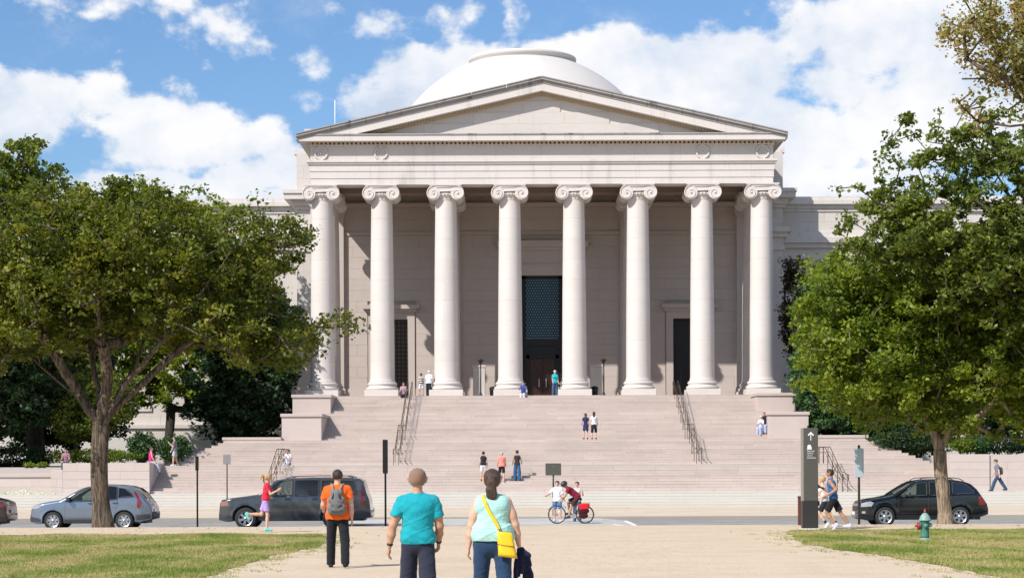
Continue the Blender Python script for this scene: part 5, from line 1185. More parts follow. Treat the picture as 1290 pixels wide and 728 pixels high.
link('front_pocket', field_mesh('front_pocket', [C(T((-.07, -.285, .22)), T((.07, -.285, .22)), .03), C(T((-.075, -.29, .12)), T((.075, -.29, .12)), .035), C(T((0, -.29, .2)), T((0, -.29, .14)), .06, sq=.6)], .011, cm((.12, .12, .12), wr=.8), .02), bp)
for sd in (-1, 1):
    MB().tube([tuple(T((sd * .055, -.19, .47))), tuple(T((sd * .085, -.10, .555))), tuple(T((sd * .11, .0, .585))), tuple(T((sd * .12, .10, .50))), tuple(T((sd * .15, .12, .32))), tuple(T((sd * .16, -.05, .14)))], .022, 8).build('strap', cm((.22, .22, .21)), bp)
    MB().tube([tuple(T((sd * .04, -.262, .42))), tuple(T((sd * .075, -.285, .33)))], .012, 6).build('zip', M['black_metal'], bp)
# girl running on the strip
person('young woman jogging in a red shirt and lilac shorts in front of the grey SUV', PX(334, 57), 57, 0, -78, 1.64, 1, 'light', 'blond', 'twin', .92, True, lean=7, legR=(8, 12, 1), legL=(-14, 78, 1), armL=(-22, 12, 92), armR=(24, 10, 100), top=((.60, .018, .055), .55, dict(bottom=.05)), bottom=((.40, .28, .62), .36, .03), shoes=(.18, .55, .48), head=(4, 10), gait_z=.905)
# joggers at the sign
person('man jogging in a blue tank top and black shorts right of the sign', PX(1050, 57.6), 57.6, 0, 74, 1.82, 1, 'mid', 'dark', 'short', 1.0, lean=9, legR=(-24, 12, 1), legL=(26, 62, 1), armL=(-30, 12, 95), armR=(28, 12, 95), top=((.03, .13, .32), 0, dict(tank=.55, bottom=.03)), bottom=((.012, .012, .014), .44, .035), shoes=(.50, .52, .60), socks=None, gait_z=.90)
person('jogger in a pale top and black shorts half hidden behind the blue tank top man', PX(1039, 60), 60, -.02, 74, 1.62, 1, 'light', 'blond', 'short', .95, True, lean=8, legR=(-20, 14, 1), legL=(24, 60, 1), armL=(-25, 12, 90), armR=(25, 12, 95), top=((.62, .62, .64), 0, dict(tank=.5, bottom=.04)), bottom=((.02, .02, .03), .4, .03), shoes=(.6, .6, .65), socks=(.02, .02, .02), gait_z=.80)
# man walking on the upper pavement
t4, k4 = person('man in grey T-shirt and blue jeans striding left along the pink wall', PX(1257, 105.2), 105.2, z4, 80, 1.76, 2, 'light', 'dark', 'short', 1.0, lean=6, legR=(-26, 8, 1), legL=(26, 8, 1), armL=(-14, 8, 14), armR=(18, 8, 20), top=((.16, .17, .20), .6, dict(loose=.01)), bottom=((.035, .07, .13), 1, .02), shoes=(.04, .04, .05), head=(18, 0))
sb = thing('shoulder_bag', (PX(1257, 105.2), 105.2, z4), R(80), 'dark messenger bag slung behind the man walking along the wall', 'bag')
T = k4['T']; link('bag_body', field_mesh('bag_body', [C(T((.0, -.2, .10)), T((.0, -.2, .30)), .11, .11, .8)], .016, cm((.05, .055, .07)), .02), sb)
MB().tube([tuple(T((.0, -.18, .35))), tuple(T((-.10, -.06, .56))), tuple(T((-.02, .14, .46))), tuple(T((.14, .12, .3)))], .018, 6).build('strap', cm((.05, .055, .07)), sb)
# people on the stairs: helper returning the stair height under a given depth
def stair_z(Y):
    if Y >= YTOP: return PZ
    if Y >= yL: return PZ - RI * math.ceil((YTOP - Y) / TR - 1e-6)
    if Y >= yL - 2.6: return z2
    if Y >= y3: return z2 - RI * math.ceil((yL - 2.6 - Y) / TR - 1e-6)
    if Y >= YT: return z3
    if Y >= y4: return z3 - RI * math.ceil((YT - Y) / TR - 1e-6)
    return z4
def on_stairs(lab, px, py_feet, **kw):
    # find the depth at which a foot on the stairs shows at that height
    best = min((abs((591 - (stair_z(Y) - EYE) * F / Y) - py_feet), Y) for Y in [104 + .07 * i for i in range(400)])
    Y = best[1]; return person(lab, PX(px, Y), Y, stair_z(Y), **kw)
on_stairs('woman in black top and white shorts climbing the lower stairs, leftmost of the three', 609, 606, H=1.62, lod=2, skin='light', hair='brown', hairstyle='bun', female=True, legL=(8, 2), legR=(26, 30), armL=(5, 12, 20), armR=(4, 12, 20), top=((.02, .02, .025), 0, dict(tank=.6, bottom=.06)), bottom=((.75, .74, .72), .4, .02))
on_stairs('person in a salmon pink top and black shorts climbing between two women', 632, 607, H=1.60, lod=2, skin='light', hair='grey', hairstyle='short', build=1.1, female=True, legL=(18, 20), legR=(0, 4), armL=(8, 14, 40), armR=(8, 14, 40), lean=6, top=((.78, .24, .19), .7, dict(loose=.015)), bottom=((.015, .015, .017), .48, .02), shoes=(.4, .36, .34), head=(12, 0))
on_stairs('woman in dark vest and long blue jeans climbing the lower stairs', 651.5, 604.5, H=1.70, lod=2, skin='tan', hair='dark', hairstyle='short', female=True, build=.95, legL=(4, 4), legR=(-4, 4), armL=(8, 16, 45), armR=(8, 18, 50), top=((.035, .03, .035), 0, dict(tank=.5, bottom=.04)), bottom=((.035, .09, .20), 1, .03))
on_stairs('long haired girl in a navy dress halfway up the stairs, left of the pair', 738, 553.5, H=1.58, lod=2, skin='light', hair='brown', hairstyle='long', female=True, build=.92, legL=(2, 2), legR=(6, 14), armL=(10, 18, 40), armR=(4, 10, 20), top=((.025, .028, .10), .5, dict(bottom=-.02)), bottom=((.025, .028, .10), .42, .0, 'skirt'), shoes=(.04, .03, .03))
on_stairs('girl in a pale grey top and knee length black skirt halfway up the stairs', 748.5, 553, H=1.66, lod=2, skin='light', hair='dark', hairstyle='long', female=True, build=.92, legL=(2, 2), legR=(4, 10), armL=(6, 8, 10), armR=(6, 14, 20), top=((.62, .62, .66), .5, dict(bottom=.05)), bottom=((.015, .015, .02), .55, .01, 'skirt'), shoes=(.05, .03, .03))
person('woman in a turquoise T-shirt and jeans standing at the main door', PX(699.5, 131.3), 131.3, PZ, 200, 1.70, 2, 'light', 'white', 'short', .95, True, legL=(2, 2), legR=(-2, 2), armL=(6, 8, 20), armR=(6, 10, 30), top=((.012, .42, .50), .6, dict(loose=.01)), bottom=((.05, .10, .20), 1, .015), shoes=(.1, .1, .1))
def sitting(lab, px, Y, z, rz, **kw):
    a = dict(H=1.7, lod=2, legL=(84, 86, 4), legR=(80, 78, 6), armL=(25, 8, 60), armR=(25, 8, 60), lean=8, gait_z=.10); a.update(kw); return person(lab, PX(px, Y), Y, z, rz, **a)
sitting('person in a royal blue shirt sitting against the column left of the main door', 660, 130.55, PZ, 170, skin='tan', hair='brown', top=((.03, .07, .30), .6, dict()), bottom=((.55, .55, .56), 1, .02), armL=(60, 12, 60), armR=(60, 12, 60))
person('person in a black and white striped top standing beside the left column', PX(531, 131.6), 131.6, PZ, 20, 1.55, 2, 'light', 'brown', 'short', .95, True, legL=(2, 2), legR=(-2, 2), top=((.02, .02, .03), .6, dict(mat=dict(stripe=((.7, .7, .72), 7)), bottom=.03)), bottom=((.62, .60, .66), .42, .03))
person('grey haired man in a white shirt and dark trousers at the top of the stairs', PX(540.5, 131.5), 131.5, PZ, -20, 1.74, 2, 'light', 'white', 'short', 1.1, lean=6, legL=(10, 4), legR=(-10, 8), armL=(8, 10, 20), armR=(8, 10, 20), top=((.68, .70, .78), .7, dict(loose=.02)), bottom=((.015, .017, .025), 1, .03))
sitting('person in dark clothes with a pink shirt front sitting by the left side door', 509, 130.6, PZ, 180, skin='tan', hair='dark', top=((.42, .26, .32), .9, dict()), bottom=((.02, .02, .022), 1, .02))
Yc = 124.2
sitting('woman in light blue seated on the right stair block', 959.5, 123.2, stair_z(123.2), 150, H=1.6, female=True, skin='light', hair='white', hairstyle='long', top=((.55, .58, .70), .8, dict()), bottom=((.35, .42, .60), 1, .02), gait_z=.42)
sitting('person in a black jacket seated on the right stair block beside a woman', 963.5, 123.3, stair_z(123.3), 165, H=1.72, skin='tan', hair='brown', top=((.015, .015, .02), 1.7, dict(loose=.02)), bottom=((.35, .42, .60), 1, .02), gait_z=.42)
sitting('woman in a magenta top and pale trousers sitting on the stair wall', 190, 108.6, zc, -75, H=1.66, female=True, skin='light', hair='brown', top=((.62, .02, .20), 0, dict(tank=.6)), bottom=((.55, .56, .66), 1, .01), shoes=(.03, .22, .25), legL=(62, 50, 2), legR=(60, 46, 2), armL=(10, 8, 20), armR=(14, 8, 20), gait_z=.10, lean=2)
person('man in a grey T-shirt and light shorts standing by the loose bush', PX(220, 111.6), 111.6, z3, 90, 1.66, 2, 'light', 'brown', 'short', 1.0, legL=(6, 2, 1), legR=(-8, 4, 1), armL=(12, 4, 10), armR=(40, 6, 95), top=((.17, .165, .21), .7, dict(loose=.012)), bottom=((.40, .46, .50), .42, .03), shoes=(.6, .6, .6))
sitting('person in a white T-shirt sitting on the stairs beneath the left handrail', 363, 112.0, z3, 170, skin='tan', hair='brown', top=((.70, .70, .76), .6, dict()), bottom=((.35, .37, .40), 1, .02))
sitting('dark haired person in mauve sitting behind the wall left of the big trunk', 83.5, 110.2, zc - .05, 180, skin='tan', hair='black', H=1.65, top=((.30, .16, .22), .6, dict()), bottom=((.05, .05, .07), 1, .02))
# people by the bicycle
person('boy in a white T-shirt and blue shorts facing the camera behind the bicycle', PX(702, 78.4), 78.4, zt, 172, 1.62, 1, 'light', 'dark', 'short', .98, legL=(4, 2, 4), legR=(-4, 6, 4), armR=(10, 40, 60), armL=(6, 12, 30), armrotR=10, top=((.74, .76, .82), .75, dict(loose=.02)), bottom=((.07, .20, .45), .42, .03), shoes=(.6, .6, .6))
person('woman in a pale vest behind the cyclist with her hands at her chest', PX(727, 78.6), 78.6, zt, 165, 1.58, 1, 'light', 'dark', 'short', .95, True, legL=(2, 2), legR=(-2, 4), armR=(20, 22, 100), armL=(20, 26, 100), top=((.55, .54, .52), 0, dict(tank=.5)), bottom=((.05, .07, .11), 1, .01), shoes=(.1, .1, .1))
# ------------------------------------------------------------ vehicles
def interp(pts, x):
    xs = [p[0] for p in pts]; zs = [p[1] for p in pts]; return float(np.interp(x, xs, zs))
def carpaint(name, col, metal=.5, rough=.3):
    return plain(name, col, rough, metal, .02, 3, spec=.5, coat=.9)
M['tyre'] = plain('tyre_rubber', (.02, .02, .02), .8, 0, .2); M['rim'] = plain('alloy', (.55, .55, .57), .3, .9, .05); M['plastic'] = plain('dark_plastic', (.045, .045, .048), .6, 0, .1)
M['glass_dark'] = plain('privacy_glass', (.012, .018, .028), .08, 0, 0, spec=.8); M['glass_clear'] = plain('car_glass', (.03, .05, .055), .05, 0, 0, spec=.8, alpha=.45)
M['headlamp'] = plain('headlamp_glass', (.38, .39, .42), .12, .3, .1, 20, coat=1); M['red_lamp'] = plain('red_lamp', (.20, .006, .012), .2, 0, .1, 20, coat=1); M['amber'] = plain('amber_lamp', (.30, .12, .07), .2, 0, .1, coat=1)
M['seat'] = plain('seat_fabric', (.06, .055, .05), .8, 0, .2); M['chrome'] = plain('chrome', (.6, .6, .6), .15, 1)
def wheel(parent, x, y, r, rw=.66, spokes=6, w=.24):
    t = thing('wheel', (x, y, r)); t.parent = parent; sd = 1 if y > 0 else -1
    ri = r * rw
    MB().lathe([(ri, -w / 2 + .01), (r - .05, -w / 2), (r - .015, -w / 2 + .025), (r, -w / 2 + .06), (r, w / 2 - .06), (r - .015, w / 2 - .025), (r - .05, w / 2), (ri, w / 2 - .01), (ri, -w / 2 + .01)], 36, (0, 0, 0), 'y', caps=False).build('tyre', M['tyre'], t)
    b = MB().lathe([(ri + .005, -w / 2 - .005), (ri + .005, w / 2 + .005), (ri - .03, w / 2 - .01), (ri - .04, -w / 2 + .01), (ri + .005, -w / 2 - .005)], 32, (0, 0, 0), 'y', caps=False)
    f = sd * (w / 2 - .02)
    for k in range(spokes):
        a = 2 * PI * k / spokes + .3; u = Vector((math.cos(a), 0, math.sin(a))); v = Vector((-math.sin(a), 0, math.cos(a)))
        P = [u * .04 - v * .035, u * (ri - .02) - v * .055, u * (ri - .02) + v * .055, u * .04 + v * .035]
        V = [p + Vector((0, f, 0)) for p in P] + [p + Vector((0, f - sd * .03, 0)) for p in P]; b.add(V, [(0, 1, 2, 3), (7, 6, 5, 4), (0, 4, 5, 1), (1, 5, 6, 2), (2, 6, 7, 3), (3, 7, 4, 0)])
    b.lathe([(0, f + sd * .012), (.06, f + sd * .01), (.07, f - sd * .02)], 16, (0, 0, 0), 'y'); b.build('rim', M['rim'], t)
    MB().lathe([(0, f - sd * .06), (ri - .02, f - sd * .06)], 24, (0, 0, 0), 'y').build('brake_disc', M['plastic'], t)
def car(label, loc, rz, L, W, prof, sill, belt, wheels, r, paint, clad=None, windows=(), wscreen=None, backlite=None, tumble=.26, lamps=None, spokes=6, handles=(), rails=None, seams=(), mirror=None, group=None, arch=1.14, name='parked_car', cat='car', rearw=.05, corner=.13, claddings=None, plate=True):
    """profile x from the nose (0) to the tail (L); the car faces local -x"""
    t = thing(name, loc, rz, label, cat, group)
    xs = set(np.linspace(0, L, int(L / .045) + 1).tolist())
    for p in prof: xs.add(p[0])
    ra = r * arch
    for wx in wheels:
        for k in range(25): xs.add(wx + ra * math.cos(PI * k / 24))
    xs = sorted(xs); keep = [xs[0]]
    for x in xs[1:]:
        if x - keep[-1] > .006: keep.append(x)
    xs = [x for x in keep if 0 <= x <= L]
    def top(x): return interp(prof, x)
    def bot(x):
        z = interp(sill, x)
        for wx in wheels:
            d = abs(x - wx)
            if d < ra: z = max(z, r + math.sqrt(max(0, ra * ra - d * d)) - .0)
        return min(z, top(x) - .06)
    def half(x):
        q = 1.0
        if x < .55: q = 1 - .20 * (1 - x / .55) ** 2.2
        if x > L - .5: q = 1 - .12 * (1 - (L - x) / .5) ** 2.2
        return W / 2 * q
    def bl(x): return min(interp(belt, x), top(x) - .03)
    def side(x, z):
        y = half(x); b_ = bl(x)
        lo = interp(sill, x)
        if z < b_: q = (z - lo) / max(.1, b_ - lo); y *= 1 - .035 * (1 - min(1, q * 3)) ** 2 - .02 * max(0, q - .75) * 4 * .6
        else: y = y * (1 - .012) - (z - b_) * tumble
        for wx in wheels:                                    # flared arches
            d = math.hypot(x - wx, z - r)
            if ra < d < ra + .09 and z > lo: y += .018 * (1 - (d - ra) / .09)
        return y
    NZ = 16; NR = 7; V = []; rowsn = NZ + NR
    for x in xs:
        b0, tp = bot(x), top(x); cr = min(corner, (tp - b0) * .45); row = []
        for i in range(NZ):
            z = b0 + (tp - cr - b0) * i / (NZ - 1); row.append((x, side(x, z), z))
        ye = side(x, tp - cr)
        for i in range(1, NR + 1):
            a = i / NR
            if i <= 4: an = PI / 2 * i / 4; row.append((x, ye - cr * (1 - math.cos(an)) * .9, tp - cr + cr * math.sin(an) * .88))
            else:
                y0_ = ye - cr * .9; q = (i - 4) / (NR - 4); row.append((x, y0_ * (1 - q), tp - cr + cr * .88 + cr * .12 * math.sin(q * PI / 2)))
        full = row + [(p[0], -p[1], p[2]) for p in reversed(row[:-1])]; V += full
    K = 2 * rowsn - 1; Fs = []
    wins = [w for w in windows if w[1] == 'clear']
    def inpoly(P, x, z):
        r_ = False; j = len(P) - 1
        for i in range(len(P)):
            if (P[i][1] > z) != (P[j][1] > z) and x < (P[j][0] - P[i][0]) * (z - P[i][1]) / (P[j][1] - P[i][1]) + P[i][0]: r_ = not r_
            j = i
        return r_
    for i in range(len(xs) - 1):
        for j in range(K - 1):
            a = i * K + j; q = [a, a + K, a + K + 1, a + 1]; cx = sum(V[k][0] for k in q) / 4; cz = sum(V[k][2] for k in q) / 4; cy = sum(V[k][1] for k in q) / 4
            if any(inpoly(w[0], cx, cz) for w in wins) and abs(cy) > half(cx) * .55 and cz < top(cx) - corner * .6: continue
            if wscreen and wscreen[0] + .08 < cx < wscreen[1] - .05 and cz > bl(cx) - .0 and abs(cy) < side(cx, top(cx) - .1) - .10 and cz > top(cx) - corner * 1.1 and cz > interp(belt, cx) - .08: continue
            Fs.append(tuple(q))
    n0 = 0; Fs.append(tuple(range(K))); Fs.append(tuple(reversed(range((len(xs) - 1) * K, len(xs) * K))))
    b = MB(); b.add(V, Fs, True); b.build('body', paint, t)
    # dark under tray and cabin floor
    zf = interp(sill, L / 2)
    b = MB().box(.25, L - .25, -W / 2 + .27, W / 2 - .27, zf - .03, r * 2 + .12); b.build('underbody', M['plastic'], t)
    if wins:
        b = MB()
        for sx in (0, 1):
            for sy in (-.38, .38):
                xx = wscreen[1] + .25 + sx * .95
                b.cbox(xx, xx + .5, sy - .24, sy + .24, zf + .3, zf + .62, .04); b.cbox(xx + .4, xx + .55, sy - .24, sy + .24, zf + .5, zf + 1.10, .05); b.cbox(xx + .43, xx + .53, sy - .12, sy + .12, zf + 1.12, zf + 1.28, .03)
        b.build('seats', M['seat'], t)
        MB().lathe([(.17, -.015), (.185, 0), (.17, .015), (.155, 0), (.17, -.015)], 18, (wscreen[1] + .02, .38, bl(wscreen[1]) - .02), 'x', caps=False).build('steering_wheel', M['plastic'], t)
        b = MB().box(wscreen[0] + .1, wscreen[1] - .12, -W / 2 + .25, W / 2 - .25, bl(wscreen[1]) - .25, bl(wscreen[1]) - .06); b.build('dashboard', M['plastic'], t)
    def patch(name, poly, mat, off=.008, sides=(-1, 1), n=8, parent=None):
        """polygon given in (x, z) laid on the body side"""
        for sd in sides:
            b = MB(); cx = sum(p[0] for p in poly) / len(poly); cz = sum(p[1] for p in poly) / len(poly); ring = []
            P = []
            for p, q in zip(poly, poly[1:] + poly[:1]):
                for k in range(n): P.append((p[0] + (q[0] - p[0]) * k / n, p[1] + (q[1] - p[1]) * k / n))
            m_ = len(P); Vv = [(x, sd * (side(x, z) + off), z) for x, z in P]; inn = [((x + cx) / 2, sd * (side((x + cx) / 2, (z + cz) / 2) + off), (z + cz) / 2) for x, z in P]
            Vv += inn + [(cx, sd * (side(cx, cz) + off), cz)] + [(x, sd * (side(x, z) - .02), z) for x, z in P]
            Ff = []
            for k in range(m_):
                k2 = (k + 1) % m_; Ff += [(k, k2, m_ + k2, m_ + k), (m_ + k, m_ + k2, 2 * m_), (k, 2 * m_ + 1 + k, 2 * m_ + 1 + k2, k2)]
            b.add(Vv, Ff, False); b.build(name, mat, parent or t, fix=True)
    for w in windows:
        mat = M['glass_clear'] if w[1] == 'clear' else M['glass_dark']; poly = w[0]
        patch('window', poly, mat, .010)
        cx = sum(p[0] for p in poly) / len(poly); cz = sum(p[1] for p in poly) / len(poly)
        for sd in (-1, 1):                                   # rubber seal round the pane
            pts = []
            for p, q in zip(poly, poly[1:] + poly[:1]):
                for k in range(6): x = p[0] + (q[0] - p[0]) * k / 6; z = p[1] + (q[1] - p[1]) * k / 6; pts.append((x, sd * (side(x, z) + .008), z))
            MB().tube(pts, .019, 5, closed=True).build('window_seal', M['plastic'], t)
    def topstrip(name, x0, x1, inset, mat, off=.012):
        b = MB(); V_ = []; n = 14
        for i in range(n + 1):
            x = x0 + (x1 - x0) * i / n; y_ = max(.1, side(x, top(x) - .12) - inset)
            for j in range(7): q = -1 + 2 * j / 6; V_.append((x, q * y_, top(x) + off - .03 * q * q))
        for i in range(n):
            for j in range(6): a = i * 7 + j; V_; b.f  # noqa
        Ff = [(i * 7 + j, i * 7 + j + 1, (i + 1) * 7 + j + 1, (i + 1) * 7 + j) for i in range(n) for j in range(6)]
        b.add(V_, Ff, True); b.build(name, mat, t, fix=False)
    if wscreen: topstrip('windscreen', wscreen[0] + .03, wscreen[1] - .02, .05, M['glass_clear'] if wins else M['glass_dark'])
    if backlite: topstrip('rear_window', backlite[0], backlite[1], .10, M['glass_dark'])
    for nm, poly, mt in (lamps or ()): patch(nm, poly, M[mt], .014)
    for nm, poly, mt in (claddings or ()): patch(nm, poly, M[mt], .010, n=10)
    for (hx, hz) in handles:
        for sd in (-1, 1):
            yy = sd * (side(hx, hz) + .03); MB().cbox(hx - .10, hx + .10, min(yy - .012, yy + .012), max(yy - .012, yy + .012), hz - .018, hz + .018, .006).build('door_handle', M['plastic'] if paint else M['chrome'], t)
    for sm in seams:
        for sd in (-1, 1):
            pts = []
            for p, q in zip(sm[:-1], sm[1:]):
                for k in range(9): x = p[0] + (q[0] - p[0]) * k / 8; z = p[1] + (q[1] - p[1]) * k / 8; pts.append((x, sd * (side(x, z) - .002), z))
            MB().tube(pts, .0065, 4).build('door_seam', M['plastic'], t)
    if rails:
        for sd in (-1, 1):
            xx = np.linspace(rails[0], rails[1], 12); pts = [(x, sd * (side(x, top(x) - .12) - .10), top(x) + (.055 if 0 < i < 11 else .0)) for i, x in enumerate(xx)]
            MB().tube(pts, .018, 6).build('roof_rail', M['plastic'], t)
        for x in rails[2:]: MB().tube([(x, -side(x, top(x) - .12) + .1, top(x) + .055), (x, side(x, top(x) - .12) - .1, top(x) + .055)], .018, 6).build('roof_bar', M['plastic'], t)
    if mirror:
        for sd in (-1, 1):
            yy = sd * (half(mirror[0]) + .02); MB().cbox(mirror[0] - .07, mirror[0] + .07, min(yy, yy + sd * .2), max(yy, yy + sd * .2), mirror[1] - .07, mirror[1] + .09, .03).build('mirror', M['plastic'] if len(mirror) < 3 else paint, t)
    for wx in wheels:
        for sd in (-1, 1): wheel(t, wx, sd * (W / 2 - .135), r, spokes=spokes)
    for sx, nm in ((.0, 'front_bumper'), (L, 'rear_bumper')):
        s_ = -1 if sx == 0 else 1; b = MB(); hw_ = half(sx) * .98; z0 = interp(sill, sx) ; 
        V_ = []
        for i in range(13):
            q = -1 + i / 6; bx = sx + s_ * .06 * (1 - abs(q) ** 3)
            V_ += [(bx - s_ * .14, q * hw_ * 1.02, z0 - .02), (bx, q * hw_ * 1.02, z0), (bx + s_ * .015, q * hw_ * 1.02, z0 + .14), (bx, q * hw_ * 1.02, z0 + .26), (bx - s_ * .14, q * hw_ * 1.02, z0 + .28)]
        b.add(V_, [(i * 5 + j, i * 5 + j + 1, (i + 1) * 5 + j + 1, (i + 1) * 5 + j) for i in range(12) for j in range(4)], True); b.build(nm, M['plastic'] if claddings else paint, t, fix=True)
    if plate:
        MB().box(-.075, -.065, -.26, .26, interp(sill, 0) + .12, interp(sill, 0) + .24).build('number_plate', M['white'], t); MB().box(L + .065, L + .08, -.16, .16, .62, .78).build('number_plate', M['white'], t)
        MB().box(-.02, .03, -.45, .45, interp(prof, .05) - .34, interp(prof, .05) - .12).build('grille', M['plastic'], t)
    return t
ZRD = ZR
blue = carpaint('silver_blue_paint', (.215, .25, .325), .65, .22); grey = carpaint('graphite_paint', (.075, .077, .088), .5, .22); black = carpaint('black_green_paint', (.005, .007, .009), .3, .16); maroon = carpaint('dark_maroon_paint', (.05, .03, .032), .4, .3)
YC1 = 73.5
# silver blue compact SUV (nose left)
s1 = YC1 / F
L1 = 4.52
car('silver blue compact SUV parked at the kerb behind the big tree trunk', (gx(37, YC1), YC1 + .9, ZRD), 0, L1, 1.82,
    [(0, .62), (.03, .80), (.12, .92), (.35, 1.0), (.75, 1.07), (1.12, 1.13), (1.22, 1.17), (1.5, 1.33), (1.8, 1.50), (2.05, 1.60), (2.4, 1.665), (2.8, 1.685), (3.3, 1.67), (3.65, 1.63), (3.9, 1.55), (4.1, 1.38), (4.3, 1.12), (4.42, .98), (4.5, .85), (4.52, .72)],
    [(0, .30), (.25, .22), (1.2, .26), (3.3, .27), (4.1, .30), (4.52, .40)], [(0, .9), (1.1, 1.03), (2.4, 1.08), (3.6, 1.16), (4.52, 1.2)], (.86, 3.5), .345, blue,
    windows=[([(1.33, 1.06), (1.78, 1.40), (2.05, 1.54), (2.42, 1.60), (2.42, 1.08)], 'clear'), ([(2.50, 1.08), (2.50, 1.605), (3.0, 1.61), (3.24, 1.58), (3.24, 1.13)], 'dark'), ([(3.3, 1.20), (3.3, 1.555), (3.52, 1.52), (3.78, 1.33), (3.82, 1.24)], 'dark')],
    wscreen=(1.14, 2.06), backlite=(3.98, 4.28), lamps=[('headlight', [(.06, .78), (.10, .90), (.42, .97), (.50, .90), (.30, .80)], 'headlamp'), ('tail_light', [(3.98, .82), (4.08, .80), (4.16, 1.02), (4.05, 1.22), (3.92, 1.42), (3.86, 1.42), (3.99, 1.12)], 'red_lamp')],
    claddings=[('sill_cladding', [(1.28, .27), (1.28, .40), (3.08, .40), (3.08, .27)], 'plastic'), ('front_cladding', [(.0, .32), (.02, .50), (.34, .44), (.42, .30)], 'plastic'), ('rear_cladding', [(3.96, .36), (3.96, .55), (4.45, .58), (4.48, .42)], 'plastic')],
    handles=[(2.28, .98), (3.18, 1.0)], rails=None, seams=[[(1.32, 1.08), (1.30, .45)], [(2.47, 1.58), (2.47, .45)], [(3.28, 1.15), (3.2, .75), (3.05, .45)]], mirror=(1.46, 1.12), spokes=7)
# grey full-size SUV
car('dark grey full-size SUV parked behind the jogging woman and the man in orange', (gx(275, YC1), YC1 + 1.0, ZRD), 0, 5.62, 2.0,
    [(0, .75), (.03, .98), (.10, 1.10), (.5, 1.17), (1.0, 1.23), (1.42, 1.29), (1.52, 1.33), (1.85, 1.66), (2.0, 1.78), (2.2, 1.84), (2.6, 1.89), (3.6, 1.92), (4.9, 1.91), (5.2, 1.88), (5.36, 1.78), (5.47, 1.35), (5.57, 1.1), (5.6, .95), (5.62, .7)],
    [(0, .34), (.3, .28), (1.5, .33), (4.2, .33), (5.2, .36), (5.62, .42)], [(0, 1.0), (1.5, 1.18), (3, 1.20), (5.6, 1.22)], (1.0, 4.25), .405, grey,
    windows=[([(1.74, 1.22), (2.06, 1.68), (2.25, 1.79), (2.74, 1.81), (2.74, 1.24)], 'clear'), ([(2.83, 1.24), (2.83, 1.815), (3.72, 1.82), (3.72, 1.25)], 'dark'), ([(3.81, 1.25), (3.81, 1.815), (5.02, 1.79), (5.16, 1.28)], 'dark')],
    wscreen=(1.44, 2.12), backlite=(5.28, 5.43), lamps=[('headlight', [(.05, .86), (.08, 1.03), (.34, 1.05), (.38, .88)], 'amber'), ('tail_light', [(5.22, .88), (5.24, 1.45), (5.36, 1.44), (5.48, .90)], 'red_lamp')],
    handles=[(2.58, 1.12), (3.55, 1.12)], rails=(2.5, 5.0, 2.8, 3.9), seams=[[(1.62, 1.25), (1.60, .45)], [(2.78, 1.78), (2.78, .45)], [(3.76, 1.78), (3.78, .95), (3.62, .45)]], mirror=(1.86, 1.30), spokes=6, tumble=.18, arch=1.2, corner=.10)
# black SUV
car('black SUV with roof bars parked behind the green and red fire hydrant', (gx(1083, YC1), YC1 + 1.0, ZRD), 0, 4.78, 1.95,
    [(0, .68), (.03, .86), (.12, .97), (.5, 1.05), (.9, 1.11), (1.18, 1.17), (1.3, 1.22), (1.6, 1.42), (1.9, 1.60), (2.1, 1.69), (2.4, 1.745), (2.9, 1.765), (3.5, 1.75), (3.9, 1.69), (4.15, 1.60), (4.35, 1.42), (4.55, 1.15), (4.66, 1.0), (4.76, .86), (4.78, .68)],
    [(0, .32), (.25, .24), (1.3, .28), (3.6, .29), (4.4, .33), (4.78, .45)], [(0, .95), (1.2, 1.08), (2.5, 1.12), (4.7, 1.2)], (.95, 3.72), .375, black,
    windows=[([(1.50, 1.14), (1.88, 1.43), (2.12, 1.60), (2.5, 1.645), (2.5, 1.16)], 'clear'), ([(2.6, 1.16), (2.6, 1.655), (3.35, 1.645), (3.35, 1.19)], 'dark'), ([(3.45, 1.2), (3.45, 1.64), (3.9, 1.58), (4.22, 1.34), (4.26, 1.24)], 'dark')],
    wscreen=(1.22, 2.12), backlite=(4.2, 4.5), lamps=[('headlight', [(.06, .74), (.08, .88), (.40, .95), (.52, .90), (.44, .76)], 'headlamp'), ('fog_light', [(.10, .50), (.10, .58), (.22, .58), (.22, .50)], 'headlamp'), ('tail_light', [(4.42, .80), (4.40, 1.12), (4.50, 1.14), (4.66, .95), (4.66, .82)], 'red_lamp')],
    handles=[(2.35, 1.02), (3.28, 1.05)], rails=(2.2, 3.9, 2.45, 3.4), seams=[[(1.46, 1.12), (1.42, .45)], [(2.55, 1.65), (2.55, .45)], [(3.42, 1.2), (3.36, .75), (3.22, .45)]], mirror=(1.62, 1.16), spokes=6, tumble=.26)
# far left car tail
car('tail of a dark maroon car just entering at the left edge behind the blue SUV', (gx(7, YC1) - 4.7, YC1 + .95, ZRD), 0, 4.7, 1.85,
    [(0, .60), (.1, .85), (1.2, 1.0), (2.0, 1.42), (2.5, 1.48), (3.3, 1.46), (4.0, 1.22), (4.4, 1.12), (4.6, 1.05), (4.68, .9), (4.7, .6)],
    [(0, .28), (1, .24), (4, .26), (4.7, .34)], [(0, .85), (1.3, .95), (4.7, 1.05)], (.9, 3.75), .34, maroon,
    windows=[([(1.55, .99), (2.1, 1.34), (2.5, 1.38), (2.5, 1.0)], 'dark'), ([(2.6, 1.0), (2.6, 1.38), (3.2, 1.36), (3.7, 1.1), (3.7, 1.03)], 'dark')], wscreen=(1.22, 2.0), backlite=(3.35, 3.98), lamps=[('tail_light', [(4.35, .85), (4.35, 1.02), (4.62, 1.0), (4.64, .85)], 'red_lamp')], handles=[(2.4, .9), (3.4, .92)])
